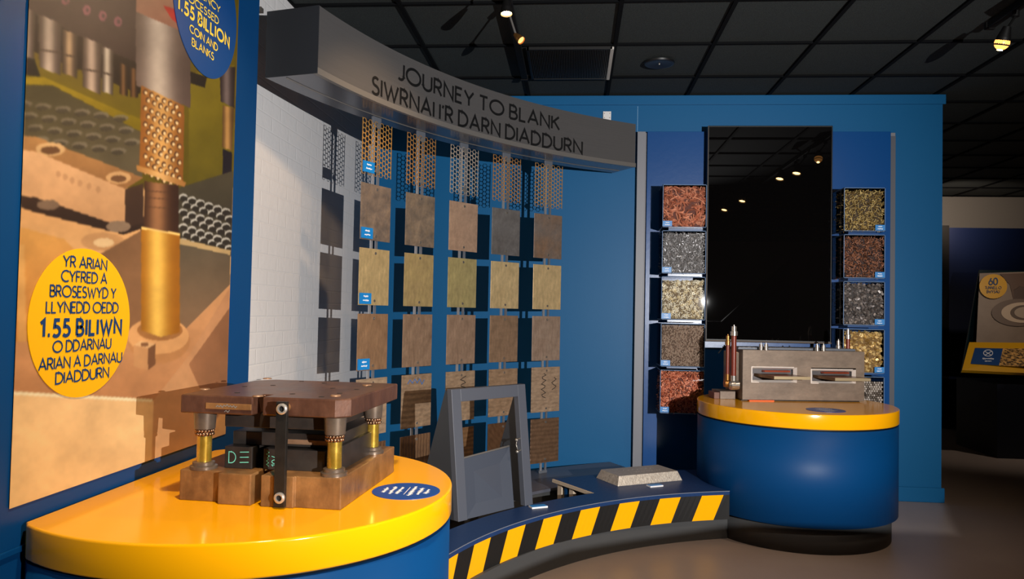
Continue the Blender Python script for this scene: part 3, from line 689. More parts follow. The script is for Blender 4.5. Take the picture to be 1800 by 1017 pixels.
# open end of the wide part: raw board ends and a cross rail
q0 = np.array([.115, 4.376]); q1 = np.array([-.103, 4.648])
MB().arc(SCN, SR+.19, 2.66, 126.3, 126.55, SZ-.020, SZ-.002, 2).build('board_edge', M['cream_board'], stp)
for i, rr in enumerate((2.60, 2.48)): MB().arc(SCN, rr-.015, rr+.025, 125.6, 126.2, 0, SZ-.022, 2).build('leg', [M['cream_board'], M['blue_dark']][0], stp)
MB().arc(SCN, 2.535, 2.56, 125.4, 126.1, 0, SZ-.022, 2).build('leg', M['blue_dark'], stp)
MB().arc(SCN, 2.62, 2.65, SB0+1, 125, .0, SZ-.022, 24).build('back_panel', M['grey_dark'], stp)
# small blue labels standing on the step
for (px, py, lab) in ((946, 891, 'small blue label lying on the step in front of the grey frame'), (1151, 854, 'small thin label lying on the step in front of the grey ingot')):
    g = onz(px, py, SZ); t = thing('step_label', lab, 'label', (g[0], g[1], SZ), R(28))
    MB().box(-.045, .045, -.022, .022, 0, .008).build('card', M['white'], t); MB().box(-.043, .043, -.02, .02, .008, .009).build('print', M['tag_blue'], t)

# ------------------------------------------------------------------ grey frame stand on the step
P = onz(806, 917, SZ); Q = onz(937, 886, SZ)
u = Vector((Q[0]-P[0], Q[1]-P[1], 0)); FW = u.length; frz = math.atan2(u.y, u.x)
fr = thing('frame_stand', 'grey painted frame stand leaning back on the step beside the left yellow plinth', 'stand', (P[0], P[1], SZ), frz)
FH = .625; LEAN = .075; FT = .035
def lean(x, z, y=0): return (x, y+LEAN*z/FH, z)
def fbar(x0, x1, z0, z1, y0=0, y1=FT):
    b = MB(); vs = [lean(x, z, y) for z in (z0, z1) for y in (y0, y1) for x in (x0, x1)]
    return b.add(vs, [(0,2,3,1),(4,5,7,6),(0,1,5,4),(1,3,7,5),(3,2,6,7),(2,0,4,6)])
bw = .058
fbar(0, bw, 0, FH).build('upright', M['grey'], fr, .002); fbar(FW-bw, FW, 0, FH).build('upright', M['grey'], fr, .002)
fbar(bw, FW-bw, FH-.062, FH).build('top_rail', M['grey'], fr, .002)
# tilted inner flap hinged at the bottom, leaning further back to the right
fl = MB(); zt_ = .285; vs = [(bw, .012, .0), (FW-.12, .02, .0), (bw, .012+LEAN*zt_/FH, zt_), (FW-bw-.012, .03+LEAN*zt_/FH+.05, zt_+.008)]
vs += [(x, y+.012, z) for x, y, z in vs]
fl.add(vs, [(0,1,3,2),(5,4,6,7),(0,4,5,1),(2,3,7,6),(0,2,6,4),(1,5,7,3)]).build('flap_panel', mat('grey_flap', rgb(66, 72, 84), .38), fr)
fe = MB(); fe.tube([Vector(vs[2])+Vector((0,.005,.003)), Vector(vs[3])+Vector((0,.005,.003))], .005, 6).build('flap_edge', M['alu_lip'], fr)
for x in (0, FW-.02):
    s_ = MB(); s_.add([(x, FT, 0), (x, FT+.30, 0), (x, FT+LEAN+.012, FH-.01), (x, FT+LEAN, FH-.01)]+[(x+.02, FT, 0), (x+.02, FT+.30, 0), (x+.02, FT+LEAN+.012, FH-.01), (x+.02, FT+LEAN, FH-.01)],
        [(0,1,2,3),(7,6,5,4),(0,4,5,1),(1,5,6,2),(2,6,7,3),(3,7,4,0)]); s_.build('side_brace', mat('dark_grey_brace', rgb(46, 50, 56), .45), fr)
for z in (.345, .285):
    hk = MB(); b = Vector(lean(FW-bw, z, .02)); hk.cyl(b+Vector((.004,-.01,0)), b+Vector((-.03,-.02,-.003)), .004, seg=10); hk.ball(b+Vector((-.032,-.02,-.004)), .009); hk.build('hook', M['nickel'], fr)
ch = MB(); b0 = Vector(lean(FW-bw-.03, .343, 0)); b1 = Vector(lean(FW-bw-.03, .29, 0)); ch.tube([b0, (b0+b1)/2+Vector((-.008,0,0)), b1], .0018, 6); ch.build('cord', M['nickel'], fr)

# ------------------------------------------------------------------ ingot
ig = thing('ingot', 'rough pale grey cast metal ingot lying on the blue step', 'ingot', (*((onz(1083, 857, SZ)+onz(1160, 828, SZ))/2)[:2], SZ), math.atan2(*(onz(1197, 846, SZ)-onz(1083, 857, SZ))[1::-1]))
def frust(w, d, h, i, mi=0):
    b = MB(); b.add([(-w/2,-d/2,0),(w/2,-d/2,0),(w/2,d/2,0),(-w/2,d/2,0),(-w/2+i,-d/2+i,h),(w/2-i,-d/2+i,h),(w/2-i,d/2-i,h),(-w/2+i,d/2-i,h)],
        [(0,3,2,1),(0,1,5,4),(1,2,6,5),(2,3,7,6),(3,0,4,7)], mi); b.add([(-w/2+i,-d/2+i,h),(w/2-i,-d/2+i,h),(w/2-i,d/2-i,h),(-w/2+i,d/2-i,h)], [(0,1,2,3)], mi+1); return b
frust(.47, .245, .055, .022).build('casting', [M['ingot'], M['ingot_top']], ig, .004)
mb = MB()
for k, (x0, x1, y) in enumerate(((-.11, .12, .005), (-.07, .13, -.045))): scribble(mb, x0, x1, y, .032-.012*k, .006, lambda c: (c[0], c[1], .0562), 40+k)
mb.build('cast_lettering', mat('cast_raised', rgb(190, 182, 170), .45, .4), ig)

# ================================================================== ROUND PLINTHS
def plinth(name, label, c, r, zt, cut, loc):
    t = thing(name, label, 'plinth', loc)
    n = 96
    def disc(rr):
        pts = []
        for i in range(n):
            a = 2*PI*i/n; x, y = rr*math.cos(a), rr*math.sin(a)
            if cut == 'left': x = max(x, XP+.010-loc[0])
            else: y = min(y, 5.585-loc[1])
            pts.append((x, y))
        return pts
    def solid(rr, z0, z1, nm, mt, bev=0):
        b = MB(); pts = disc(rr); b.prism(pts, z0, z1)
        for i in range(2, len(b.s)): b.s[i] = True
        b.build(nm, mt, t, bev, seg=3)
    solid(r-.035, 0, .15, 'kick_base', M['grey_dark'])
    solid(r, .15, zt-.093, 'body', M['blue_dark'])
    solid(r-.012, zt-.093, zt-.084, 'shadow_gap', M['black'])
    solid(r+.004, zt-.084, zt, 'top', M['yellow'], .006)
    return t
pl_l = plinth('round_plinth', 'large round blue plinth with yellow top in the left foreground by the poster', LP, LR, PZ, 'left', (LP[0], LP[1], 0))
pl_r = plinth('round_plinth', 'round blue plinth with yellow top below the television, on the right', RPc, RR, PZ, 'back', (RPc[0], RPc[1], 0))
def oval_label(par, c, rx, ry, rot, label, seed):
    n = 48; ca2, sa2 = math.cos(rot), math.sin(rot)
    pt = lambda x, y, z: (c[0]-par.location.x+x*ca2-y*sa2, c[1]-par.location.y+x*sa2+y*ca2, z)
    b = MB(); P_ = [pt(rx*math.cos(2*PI*i/n), ry*math.sin(2*PI*i/n), PZ+.0005) for i in range(n)]; Q_ = [pt(rx*math.cos(2*PI*i/n), ry*math.sin(2*PI*i/n), PZ+.0016) for i in range(n)]
    b.add(P_+Q_, [(i,(i+1)%n,(i+1)%n+n,i+n) for i in range(n)]+[list(range(n, 2*n))]); o = b.build('oval_label', M['oval_blue'], par); o['label'] = label
    mb = MB(); pp = lambda q: pt(q[0], q[1], PZ+.002)
    for i,(y,ww) in enumerate(((.62,.30),(.40,.44),(.18,.40),(-.20,.56),(-.42,.40),(-.64,.26))):
        scribble(mb, -ww*rx, ww*rx, y*ry-.05*ry, .11*ry, .05*ry, pp, seed+i)
    ribbons([[(-.45*rx, -.03*ry), (.45*rx, -.03*ry)]], .02*ry, mb, pp)
    mb.build('print_lines', M['print_white'], o)
g1, g2, g3, g4 = onz(652, 864, PZ), onz(775, 862, PZ), onz(713, 848.5, PZ), onz(712, 877.5, PZ)
oc = (g1+g2)/2
oval_label(pl_l, oc, (g3-g4)[1]/2*1.02, abs((g2-g1)[0])/2*1.0, R(90), 'blue oval label with white print', 3)
h1, h2, h3, h4 = onz(1419, 720, PZ), onz(1484, 721, PZ), onz(1451, 717, PZ), onz(1450, 724.5, PZ)
oval_label(pl_r, (h1+h2)/2, abs((h2-h1)[0])/2, (h3-h4)[1]/2, 0, 'dark blue oval label', 20)

# ================================================================== DIE SET ON THE LEFT PLINTH
fl_, frr = onz(310, 880, PZ), onz(597, 896.5, PZ)
dz = math.atan2(frr[1]-fl_[1], frr[0]-fl_[0])
DW, DD = .462, .485
die = thing('die_set', 'heavy brown steel press die set standing on the left yellow plinth', 'die set', (fl_[0], fl_[1], PZ), dz)
def loc_(px, py, z):
    g = onz(px, py, z)-fl_; return (g[0]*math.cos(dz)+g[1]*math.sin(dz), -g[0]*math.sin(dz)+g[1]*math.cos(dz))
# base: flat slab with a tongue in front and a slot through the tongue
sx0, sx1 = .215, .243
base = MB()
base.prism([(0,.012),(.122,.012),(.122,-.008),(sx0,-.008),(sx0,.09),(sx1,.09),(sx1,-.008),(.335,-.008),(.335,0),(DW,0),(DW,DD),(0,DD)], 0, .083)
base.build('base_plate', M['rust'], die, .003)
top = MB()
zt0, zt1 = .237, .287
top.prism([(0,.004),(.208,.004),(.208,.07),(.232,.07),(.232,.012),(.435,.012),(DW+.006,.045),(DW+.006,DD),(.05,DD),(0,DD-.05)], zt0, zt1)
top.build('top_plate', M['rust_top'], die, .004)
MB().box(.075, .205, .001, .006, zt0+.014, zt0+.030).build('stamped_strip', M['rust'], die, .001)
mb = MB(); scribble(mb, .105, .165, zt0+.019, .009, .0022, lambda c: (c[0], .0004, c[1]), 4); scribble(mb, .128, .143, zt0+.006, .007, .0022, lambda c: (c[0], .0035, c[1]), 9); mb.build('stamped_lettering', M['bolt'], die)
hl = MB()
for (px, py) in ((365,681),(455,667),(480,677),(565,697),(597,691),(585,682),(627,684),(570,673),(530,670),(650,678),(430,679),(417,690),(514,692),(483,702)):
    q = loc_(px, py, PZ+zt1)
    if 0 < q[0] < DW and .02 < q[1] < DD: hl.cyl((q[0],q[1],zt1+.0002), (q[0],q[1],zt1+.0006), .008, seg=14)
hl.build('bolt_holes', M['hole'], die)
for (px, py) in ((360,684),(470,665.5),(590,695.5),(645,677),(450,697)):
    q = loc_(px, py, PZ+zt1); MB().cyl((q[0],max(q[1],.02),zt1), (q[0],max(q[1],.02),zt1+.003), .015, .013, 20).build('pin_head', M['rust_light'], die)
posts = [loc_(358, 822, PZ+.083), loc_(587, 834, PZ+.083), loc_(654, 795, PZ+.083), (.06, .43)]
for i, (x, y) in enumerate(posts):
    y = min(max(y, .03), DD-.04); x = min(max(x, .04), DW-.035)
    gp = MB().lathe([(.036,0),(.036,.008),(.029,.010),(.029,.018),(.023,.02)], (x,y,.083), 28).build('guide_post', M['steel_mid'], die)
    MB().cyl((x,y,.10), (x,y,.172), .0195, seg=28).build('sleeve', M['brass'], gp)
    MB().cyl((x,y,.165), (x,y,.20), .0165, seg=28).build('shaft', M['steel_dark'], gp)
    MB().cyl((x,y,.192), (x,y,zt0), .0275, .030, 28).build('bushing', M['steel_mid'], gp)
    bc = MB()
    for ring in range(2):
        for k in range(16): a = 2*PI*k/16+ring*.2; bc.ball((x+.022*math.cos(a), y+.022*math.sin(a), .178+.009*ring), .005, 6, 4)
    bc.cyl((x,y,.174),(x,y,.192),.020,seg=24); bc.build('ball_cage', M['bronze_ball'], gp)
# lower die blocks with chalk marks
b1x0, b1x1 = loc_(376, 827, PZ+.083)[0], loc_(429, 827, PZ+.083)[0]
lb = MB().box(.105, .185, .055, .40, .083, .143).build('die_block', M['steel_dark'], die, .002)
mb = MB(); pp = lambda c: (c[0], .0545, c[1])
write(mb, "D", .030, 0, .098, .0024, pp, left=.118)
for k, z in enumerate((.100, .114, .128)): ribbons([[(.150, z), (.176, z+.0015)]], .0022, mb, pp)
mb.build('chalk_marks', M['chalk'], lb)
lb2 = MB().box(.215, .392, .062, .40, .083, .140).box(.392, .405, .075, .39, .083, .140).build('die_block', M['steel_dark'], die, .002)
mb = MB(); pp2 = lambda c: (.222+(.035*0)+c[0], .0613, .090+c[1])
def vert_text(t, h, x, y0, s_):
    q = MB(); write(mb, t, h, 0, 0, s_, lambda c: (.218+x-c[1], .0613, .088+y0+c[0]), left=0)
vert_text("10/-", .018, .040, .004, .0018); vert_text("OUTER", .013, .061, .0, .0018); scribble(mb, 0, .042, 0, .009, .0016, lambda c: (.218+.014-c[1], .0613, .092+c[0]), 3)
mb.build('chalk_marks', M['chalk'], lb2)
MB().box(.11, .415, .09, .44, .143, .180).build('stripper_plate', M['steel_dark'], die, .002)
MB().box(.26, .40, .085, .10, .150, .164).build('stripper_plate', M['rust_light'], die, .002)
MB().box(.10, .40, .06, .44, .196, zt0).build('punch_holder', M['steel_dark'], die, .002)
MB().box(.412, .428, .10, .42, .083, .150).build('side_bar', M['steel_dark'], die, .001)
stx0, stx1 = .286, .316
sp = MB().box(stx0, stx1, -.022, -.009, .004, .280).build('strap', M['strap'], die, .001)
for z in (.262, .030):
    MB().lathe([(.0145,0),(.0145,.006),(.011,.008),(.008,.008),(.008,.002)], (0,0,0), 24, close=False).build('socket_bolt', M['bolt'], sp, loc=((stx0+stx1)/2+.003, -.022, z)).rotation_euler = (PI/2, 0, 0)
    MB().cyl(((stx0+stx1)/2+.003, -.0225, z), ((stx0+stx1)/2+.003, -.024, z), .008, seg=16).build('bolt_socket', M['hole'], sp)
MB().cyl((.30, -.010, .262), (.30, .014, .262), .012, seg=16).build('spacer', M['rust'], sp)

# ================================================================== SCREEN WALL
bb = thing('panel_surround', 'grey backing board with narrow edges framing the deep blue panel on the back wall', 'backing board', (0, YB, 0))
MB().box(.447, 2.288, -.030, -.0005, .107, 2.645).build('backing', M['grey_strip'], bb, .002)
MB().box(.442, .502, -.045, -.030, .107, 2.65).build('left_upright', M['grey_strip'], bb, .002)
MB().box(2.252, 2.288, -.034, -.030, .107, 2.62).build('right_upright', mat('grey_edge_dark', rgb(84, 86, 94), .45), bb)
bp_ = tag(MB().box(.514, 2.248, -.052, -.031, .107, 2.648).build('wall_panel', M['blue_panel'], bevel=.002, loc=(0, YB, 0)), 'large deep blue glossy panel behind the television and sample boxes', 'wall panel')
SY = YB-.052
tv = thing('television', 'large black upright television switched off on the blue panel', 'television', (1.377, SY, 1.115))
MB().box(-.36, .36, -.035, 0, .3, 1.3).build('wall_mount', M['black'], tv)
MB().box(-.438, .438, -.085, -.035, 0, 1.556).build('casing', M['bezel'], tv, .004)
MB().box(-.430, .430, -.0865, -.085, .016, 1.546).build('screen', M['screen'], tv)
MB().box(-.438, -.434, -.0875, -.085, .0, 1.556).box(-.438, .438, -.088, -.085, 0, .009).build('bezel_edge', mat('bezel_shine', rgb(70, 56, 46), .6, .2), tv)

# ------------------------------------------------------------------ acrylic sample boxes
BD = .225; BY0 = 5.36; BW, BH = .302, .300
def piece_box(mb, c, ax, sx, sy, sz, mi=0):
    q = Matrix.Rotation(ax[0], 3, 'X')@Matrix.Rotation(ax[1], 3, 'Y')@Matrix.Rotation(ax[2], 3, 'Z')
    mb.obox(c, q@Vector((sx,0,0)), q@Vector((0,sy,0)), q@Vector((0,0,sz)), mi)
def fill_points(n, r, w, d, h, depth=.02):
    out = []
    for i in range(n):
        f = r.random()
        if f < .68: out.append((r.uniform(0, w), r.uniform(0, depth), r.uniform(0, h)))
        elif f < .88: out.append((r.uniform(0, depth), r.uniform(0, d), r.uniform(0, h)))
        else: out.append((r.uniform(0, w), r.uniform(0, d), h-r.uniform(0, depth)))
    return out
def grains(kind, seed, w, d, h):
    r = random.Random(seed); mb = MB(); A = lambda: (r.uniform(-PI, PI), r.uniform(-PI, PI), r.uniform(-PI, PI)); fl = lambda t=.5: (r.gauss(0, t), r.uniform(-PI, PI), r.gauss(0, t))
    i_ = .012
    mb.box(i_, w-i_, i_, d-.004, 0, h-i_, 3)
    mm = lambda: r.choice((0, 0, 1, 2))
    if kind == 'curl':
        for c in fill_points(420, r, w, d, h, .016):
            L = r.uniform(.02, .045); a = r.uniform(-PI, PI); b = r.uniform(-1.2, 1.2); k = mm(); wd = .0045; pts = []
            for j in range(5):
                t = (j/4-.5); pts.append((min(max(c[0]+L*2*t*math.cos(a)-b*L*t*t*math.sin(a)*2, .002), w-.002), c[1]+.008*math.sin(3*t+b), min(max(c[2]+L*2*t*math.sin(a)+b*L*t*t*math.cos(a)*2, .002), h)))
            n = (-math.sin(a)*wd, .002, math.cos(a)*wd)
            vs = [(p[0]-n[0], p[1]-n[1], p[2]-n[2]) for p in pts]+[(p[0]+n[0], p[1]+n[1], p[2]+n[2]) for p in pts]
            mb.add(vs, [(j,j+1,j+6,j+5) for j in range(4)], k)
    elif kind == 'shred':
        for c in fill_points(2400, r, w, d, h, .014): piece_box(mb, c, fl(.6), r.uniform(.005, .010), .0006, r.uniform(.001, .0022), mm())
    elif kind == 'ring':
        for c in fill_points(1300, r, w-.016, d-.016, h-.016, .018):
            q = Matrix.Rotation(r.gauss(PI/2, .6), 3, 'X')@Matrix.Rotation(r.gauss(0, .6), 3, 'Y'); k = r.choice((0,0,1)); n = 10; R0, R1, t = .0092, .0062, .0024
            cc = Vector(c)+Vector((.008, .008, .008)); V_ = []
            for zz, rr in ((-t,R0),(t,R0),(t,R1),(-t,R1)):
                V_ += [cc+q@Vector((rr*math.cos(2*PI*j/n), rr*math.sin(2*PI*j/n), zz)) for j in range(n)]
            mb.add(V_, [(s*n+j, s*n+(j+1)%n, ((s+1)%4)*n+(j+1)%n, ((s+1)%4)*n+j) for s in range(4) for j in range(n)], k)
    elif kind in ('bead', 'ball'):
        R_ = .0052 if kind == 'bead' else .0085
        p_ = R_*1.9; nx = int(w/p_); nz = int(h/(p_*.9)); ny = int(d/p_)
        for j in range(nz):
            for i in range(nx): mb.ball((R_+i*p_+(p_/2 if j%2 else 0)*.9+r.uniform(-.0008,.0008), R_+r.uniform(0,.003), R_+j*p_*.9), R_, 8, 5, mm())
            for i in range(ny): mb.ball((R_+r.uniform(0,.003), R_*2+i*p_, R_+j*p_*.9), R_, 6, 4, mm())
    elif kind in ('pellet', 'stick', 'brown'):
        n, L, rr = {'pellet': (1600, .010, .0036), 'stick': (1000, .012, .0026), 'brown': (1200, .0085, .003)}[kind]
        for c in fill_points(n, r, w, d, h, .016):
            a = r.uniform(-PI, PI); t = r.gauss(0, .35); dv = Vector((math.cos(a)*math.cos(t), math.sin(t), math.sin(a)*math.cos(t)))*L; c = Vector(c)
            mb.cyl(c-dv, c+dv, rr, seg=6, mi=mm())
    elif kind == 'flake':
        for c in fill_points(1300, r, w, d, h): piece_box(mb, c, fl(.7), r.uniform(.004, .010), .0008, r.uniform(.004, .009), mm())
    elif kind == 'coin':
        for c in fill_points(820, r, w-.02, d-.02, h-.02, .018):
            q = Matrix.Rotation(r.gauss(0, .8), 3, 'X')@Matrix.Rotation(r.gauss(0, .5), 3, 'Z'); cc = Vector(c)+Vector((.01, .008, .01)); dv = q@Vector((0, .0012, 0)); mb.cyl(cc-dv, cc+dv, r.choice((.011, .013, .0095)), seg=12, mi=mm())
    return mb
def mats3(nm, a, b, c, core, rough=.3, metal=.75): return [mat(nm+'_bright', rgb(*a), rough+.1, metal*.45), mat(nm+'_mid', rgb(*b), rough+.1, metal*.45), mat(nm+'_dark', rgb(*c), rough+.15, metal*.45), mat(nm+'_core', rgb(*[min(255, int(q*.6+p_*.4)) for q, p_ in zip(core, c)]), .7)]
L_ROWS = [2.212, 1.888, 1.565, 1.238, .914]
SPEC = [
 ('L', 0, 'curl', 'copper strip curls', mats3('copper_curl', (236,158,120), (208,126,92), (164,94,66), (70,32,20), .28, .6), 'red copper coloured curls', .97),
 ('L', 1, 'shred', 'silver shreds', mats3('silver_shred', (196,190,184), (158,152,146), (128,122,116), (84,78,72), .28, .6), 'silver grey shreds', .96),
 ('L', 2, 'ring', 'gold rings', mats3('gold_ring', (255,244,214), (240,218,168), (214,184,128), (52,38,24), .3, .3), 'pale gold rings', .95),
 ('L', 3, 'bead', 'fine bronze beads', mats3('bronze_bead', (198,170,144), (168,140,116), (138,112,92), (34,24,18), .25, .6), 'fine brownish beads', .98),
 ('L', 4, 'pellet', 'copper pellets', mats3('copper_pellet', (238,152,112), (210,118,80), (164,80,50), (70,28,14), .28, .6), 'bright copper pellets', .97),
 ('R', 0, 'stick', 'brass sticks', mats3('brass_stick', (206,176,108), (160,128,66), (110,84,42), (44,32,16), .28, .65), 'brass coloured sticks', .95),
 ('R', 1, 'brown', 'brown chips', mats3('brown_chip', (164,108,76), (120,74,50), (86,52,36), (34,20,14), .28, .65), 'brown copper chips', .96),
 ('R', 2, 'flake', 'grey flakes', mats3('grey_flake', (142,130,120), (110,98,90), (84,75,68), (50,44,40), .3, .6), 'dark grey flakes', .96),
 ('R', 3, 'coin', 'gold blanks', mats3('gold_blank', (240,206,136), (206,168,92), (156,118,58), (110,80,36), .26, .65), 'gold coloured coin blanks', .97),
 ('R', 4, 'ball', 'silver balls', mats3('silver_ball', (206,192,176), (160,146,130), (120,106,92), (30,24,20), .2, .75), 'round silvery balls', .9)]
SIDEW = {'L': 'left', 'R': 'right'}; POS = ['top', 'second', 'middle', 'fourth', 'bottom']
for side, row, kind, nm, ms, words, fillh in SPEC:
    x0 = .604 if side == 'L' else 1.842
    bw_ = BW if side == 'L' else .274
    zt_b = L_ROWS[row]-(0 if side == 'L' else .012); z0 = zt_b-BH
    by = BY0 if side == 'L' else BY0+.015; d = SY-by
    bx = thing('acrylic_box', 'clear acrylic box of %s, %s in the column %s of the television' % (words, POS[row], SIDEW[side]), 'box', (x0, by, z0), 0, 'wall mounted acrylic boxes')
    t = .004
    g = MB().box(0, bw_, 0, t, 0, BH).box(0, t, t, d, 0, BH).box(bw_-t, bw_, t, d, 0, BH).box(t, bw_-t, t, d, 0, t).box(t, bw_-t, t, d, BH-t, BH)
    g.build('clear_shell', M['acrylic'], bx)
    e = MB(); q = .0028
    for (xa, xb, ya, yb, za, zb2) in ((0,bw_,0,q,0,q),(0,bw_,0,q,BH-q,BH),(0,q,0,q,0,BH),(bw_-q,bw_,0,q,0,BH),(0,q,0,d,0,q),(0,q,0,d,BH-q,BH),(bw_-q,bw_,0,d,BH-q,BH),(bw_-q,bw_,0,d,0,q)):
        e.box(xa-.0006, xb+.0006, ya-.0006, yb, za-.0006, zb2+.0006)
    e.build('polished_edges', M['acrylic_edge'], bx)
    MB().box(.05, bw_-.02, .06, d, -.016, -.001).build('bracket', M['shelf_clear'], bx)
    lx = (.002 if side == 'L' else bw_-.066)
    tg = MB().box(lx, lx+.064, -.003, -.0008, .006, .044).build('name_tag', M['tag_blue'], bx); tg['label'] = 'small bright blue tag'
    mb = MB()
    for q_, (zz, ww) in enumerate(((.029, .026), (.014, .034))): scribble(mb, lx+.032-ww/2, lx+.032+ww/2, zz, .006, .003, lambda c: (c[0], -.0035, c[1]), q_+row*3+(20 if side == 'R' else 0))
    mb.build('print_lines', M['print_white'], tg)
    gw, gd, gh = bw_-2*t-.004, d-t-.03, (BH-2*t)*fillh
    o = grains(kind, 31+row+(10 if side == 'R' else 0), gw, gd, gh).build(nm.replace(' ', '_'), ms, None, 0, (x0+t+.002, by+t+.004, z0+t))
    tag(o, words+' filling the %s box of the column %s of the television' % (POS[row], SIDEW[side]), 'metal pieces', None, 'stuff')

# ================================================================== CASTING MOULD BLOCK ON THE RIGHT PLINTH
ka, kb = onz(1305, 704, PZ), onz(1519, 706.5, PZ)
kz = math.atan2(kb[1]-ka[1], kb[0]-ka[0]); KW = float(np.hypot(kb[0]-ka[0], kb[1]-ka[1])); KH = .318; KD = .30
mo = thing('casting_mould', 'grey brown steel casting mould with two slots and pipes on the right yellow plinth', 'machine part', (ka[0], ka[1], PZ), kz)
def kx(px): return (px-1305)/214*KW
def kzz(py): return (704-py)/89.5*KH
s1 = (kx(1320), kx(1400), kzz(671), kzz(644)); s2 = (kx(1424.5), kx(1504), kzz(671.5), kzz(646.5))
blk = MB(); xs = [0, s1[0], s1[1], s2[0], s2[1], KW]; z_a, z_b = s1[2], s1[3]; zbtm = .008
def quadf(x0, x1, z0, z1): blk.add([(x0,0,z0),(x1,0,z0),(x1,0,z1),(x0,0,z1)], [(0,1,2,3)])
quadf(0, KW, zbtm, z_a); quadf(0, KW, z_b, KH); quadf(0, s1[0], z_a, z_b); quadf(s1[1], s2[0], z_a, z_b); quadf(s2[1], KW, z_a, z_b)
blk.add([(0,0,zbtm),(0,KD,zbtm),(0,KD,KH),(0,0,KH)], [(3,2,1,0)][::-1]); blk.add([(KW,0,zbtm),(KW,KD,zbtm),(KW,KD,KH),(KW,0,KH)], [(0,1,2,3)])
blk.add([(0,0,KH),(KW,0,KH),(KW,KD,KH),(0,KD,KH)], [(0,1,2,3)]); blk.add([(0,KD,zbtm),(KW,KD,zbtm),(KW,KD,KH),(0,KD,KH)], [(3,2,1,0)]); blk.add([(0,0,zbtm),(KW,0,zbtm),(KW,KD,zbtm),(0,KD,zbtm)], [(3,2,1,0)])
blk.build('block', M['furnace'], mo)
for (x0, x1, za, zb_) in (s1, s2):
    sl = MB(); i = .016; dp = .05
    O = [(x0,0,za),(x1,0,za),(x1,0,zb_),(x0,0,zb_)]; I = [(x0+i,.022,za+i*.8),(x1-i,.022,za+i*.8),(x1-i,.022,zb_-i*.8),(x0+i,.022,zb_-i*.8)]; Bk = [(p[0],dp,p[2]) for p in I]
    sl.add(O+I, [(0,1,5,4),(1,2,6,5),(2,3,7,6),(3,0,4,7)], 0); sl.add(I+Bk, [(0,1,5,4),(1,2,6,5),(2,3,7,6),(3,0,4,7),(4,5,6,7)], 1)
    so = sl.build('slot', [M['slot_chrome_glint'], M['slot_in']], mo)
    rimw = .006
    rm = MB().box(x0-.002, x1-.02, -.0025, .0, zb_-rimw*.6, zb_+rimw*.4).box(x0-.002, x0+rimw, -.0025, 0, za, zb_).box(x0-.002, x0+.05, -.0025, 0, za-rimw*.4, za+rimw*.5)
    rm.build('slot_rim', M['slot_chrome_glint'], so, .001)  # pale strips paint the glint of the rim, mostly top and left
    zc = za+(zb_-za)*.36; xm = x0+(x1-x0)*.12; tw = (x1-x0)*.86
    tn = MB(); tn.add([(xm,.05,zc),(xm+tw*.8,.05,zc),(xm+tw*1.12,-.13,zc-.004),(xm+tw*.22,-.13,zc-.004),(xm,.05,zc+.018),(xm+tw*.8,.05,zc+.018),(xm+tw*1.12,-.13,zc+.014),(xm+tw*.22,-.13,zc+.014)],
        [(0,1,2,3)[::-1],(0,3,7,4)], 0); o_ = len(tn.v)
    tn.add(tn.v[:8], [(4,7,6,5)[::-1]], 0); tn.add(tn.v[:8], [(3,2,6,7),(2,1,5,6)], 1)
    tn.build('cast_strip', [M['strip_top'], M['strip_edge']], mo)
    MB().box(xm+tw*.2, xm+tw*.85, .0, .045, zc+.030, zc+.040).build('copper_bar', M['copper_red'], mo)
# base plates and shims
MB().box(.0, KW-.02, .02, KD, 0, .009).build('foot_plate', M['steel_dark'], mo)
MB().box(.04, .20, -.012, .1, .0, .006).build('orange_shim', mat('orange_shim', rgb(235, 95, 25), .5), mo)
MB().box(-.115, -.015, .08, .24, 0, .050).build('foot_block', M['furnace'], mo, .002); MB().box(-.150, -.115, .09, .2, 0, .042).build('foot_block', mat('reddish_block', rgb(105, 66, 50), .5), mo, .002)
MB().box(KW+.0, KW+.07, .10, .24, .03, .05).build('foot_block', M['steel_dark'], mo, .002)
MB().box(-.03, -.001, .06, .26, .06, .30).build('side_plate', M['steel_mid'], mo, .002)
# nuts on top
for px in (1342, 1351, 1441.5, 1453):
    x = kx(px); nt_ = MB().cyl((x,.05,KH), (x,.05,KH+.022), .014, seg=6).cyl((x,.05,KH+.022), (x,.05,KH+.036), .012, seg=16); nt_.cyl((x,.05,KH+.036), (x,.05,KH+.046), .004, seg=8); nt_.build('top_fitting', M['nickel'], mo)
MB().box(.0, KW*.98, .08, .25, KH, KH+.014).build('cover_plate', M['rail_clear'], mo, .002)
# vertical pipes at the left with elbows and couplings
def pipe(x, y, zb_, zt_, r, cap, fit, elbow=True):
    p_ = MB().cyl((x,y,zb_), (x,y,zt_), r, seg=18).build('pipe', M['hose'], mo)
    MB().lathe([(r*1.42,0),(r*1.42,.026),(r*1.0,.028),(r*1.0,.058),(r*.3,.060),(r*.3,.068)], (x,y,zt_-.01), 16).build('coupling', M['nickel'] if cap else M['brass_fit'], p_)
    if elbow:
        MB().cyl((x,y,zb_-.04), (x,y,zb_+.002), r*1.15, seg=16).cyl((x-.02,y-.002,zb_-.058), (x+.03,y-.002,zb_-.058), r*1.8, seg=20).ball((x,y,zb_-.055), r*1.9, 14, 10).build('elbow', M[fit], p_)
pipe(kx(1291), .02, kzz(661), kzz(587), .0165, True, 'nickel')
pipe(kx(1283.5), .05, kzz(659), kzz(604), .012, False, 'brass_fit')
pipe(kx(1512.5), .16, KH, kzz(593)+.01, .013, True, 'nickel', False)
pipe(kx(1495), .16, KH, KH+.015, .012, True, 'nickel', False)
wr = MB().tube([(kx(1297), .1, KH-.0), (kx(1285), .12, KH+.02), (kx(1276), .14, KH-.03)], .004, 8); wr.build('cable', M['black'], mo)
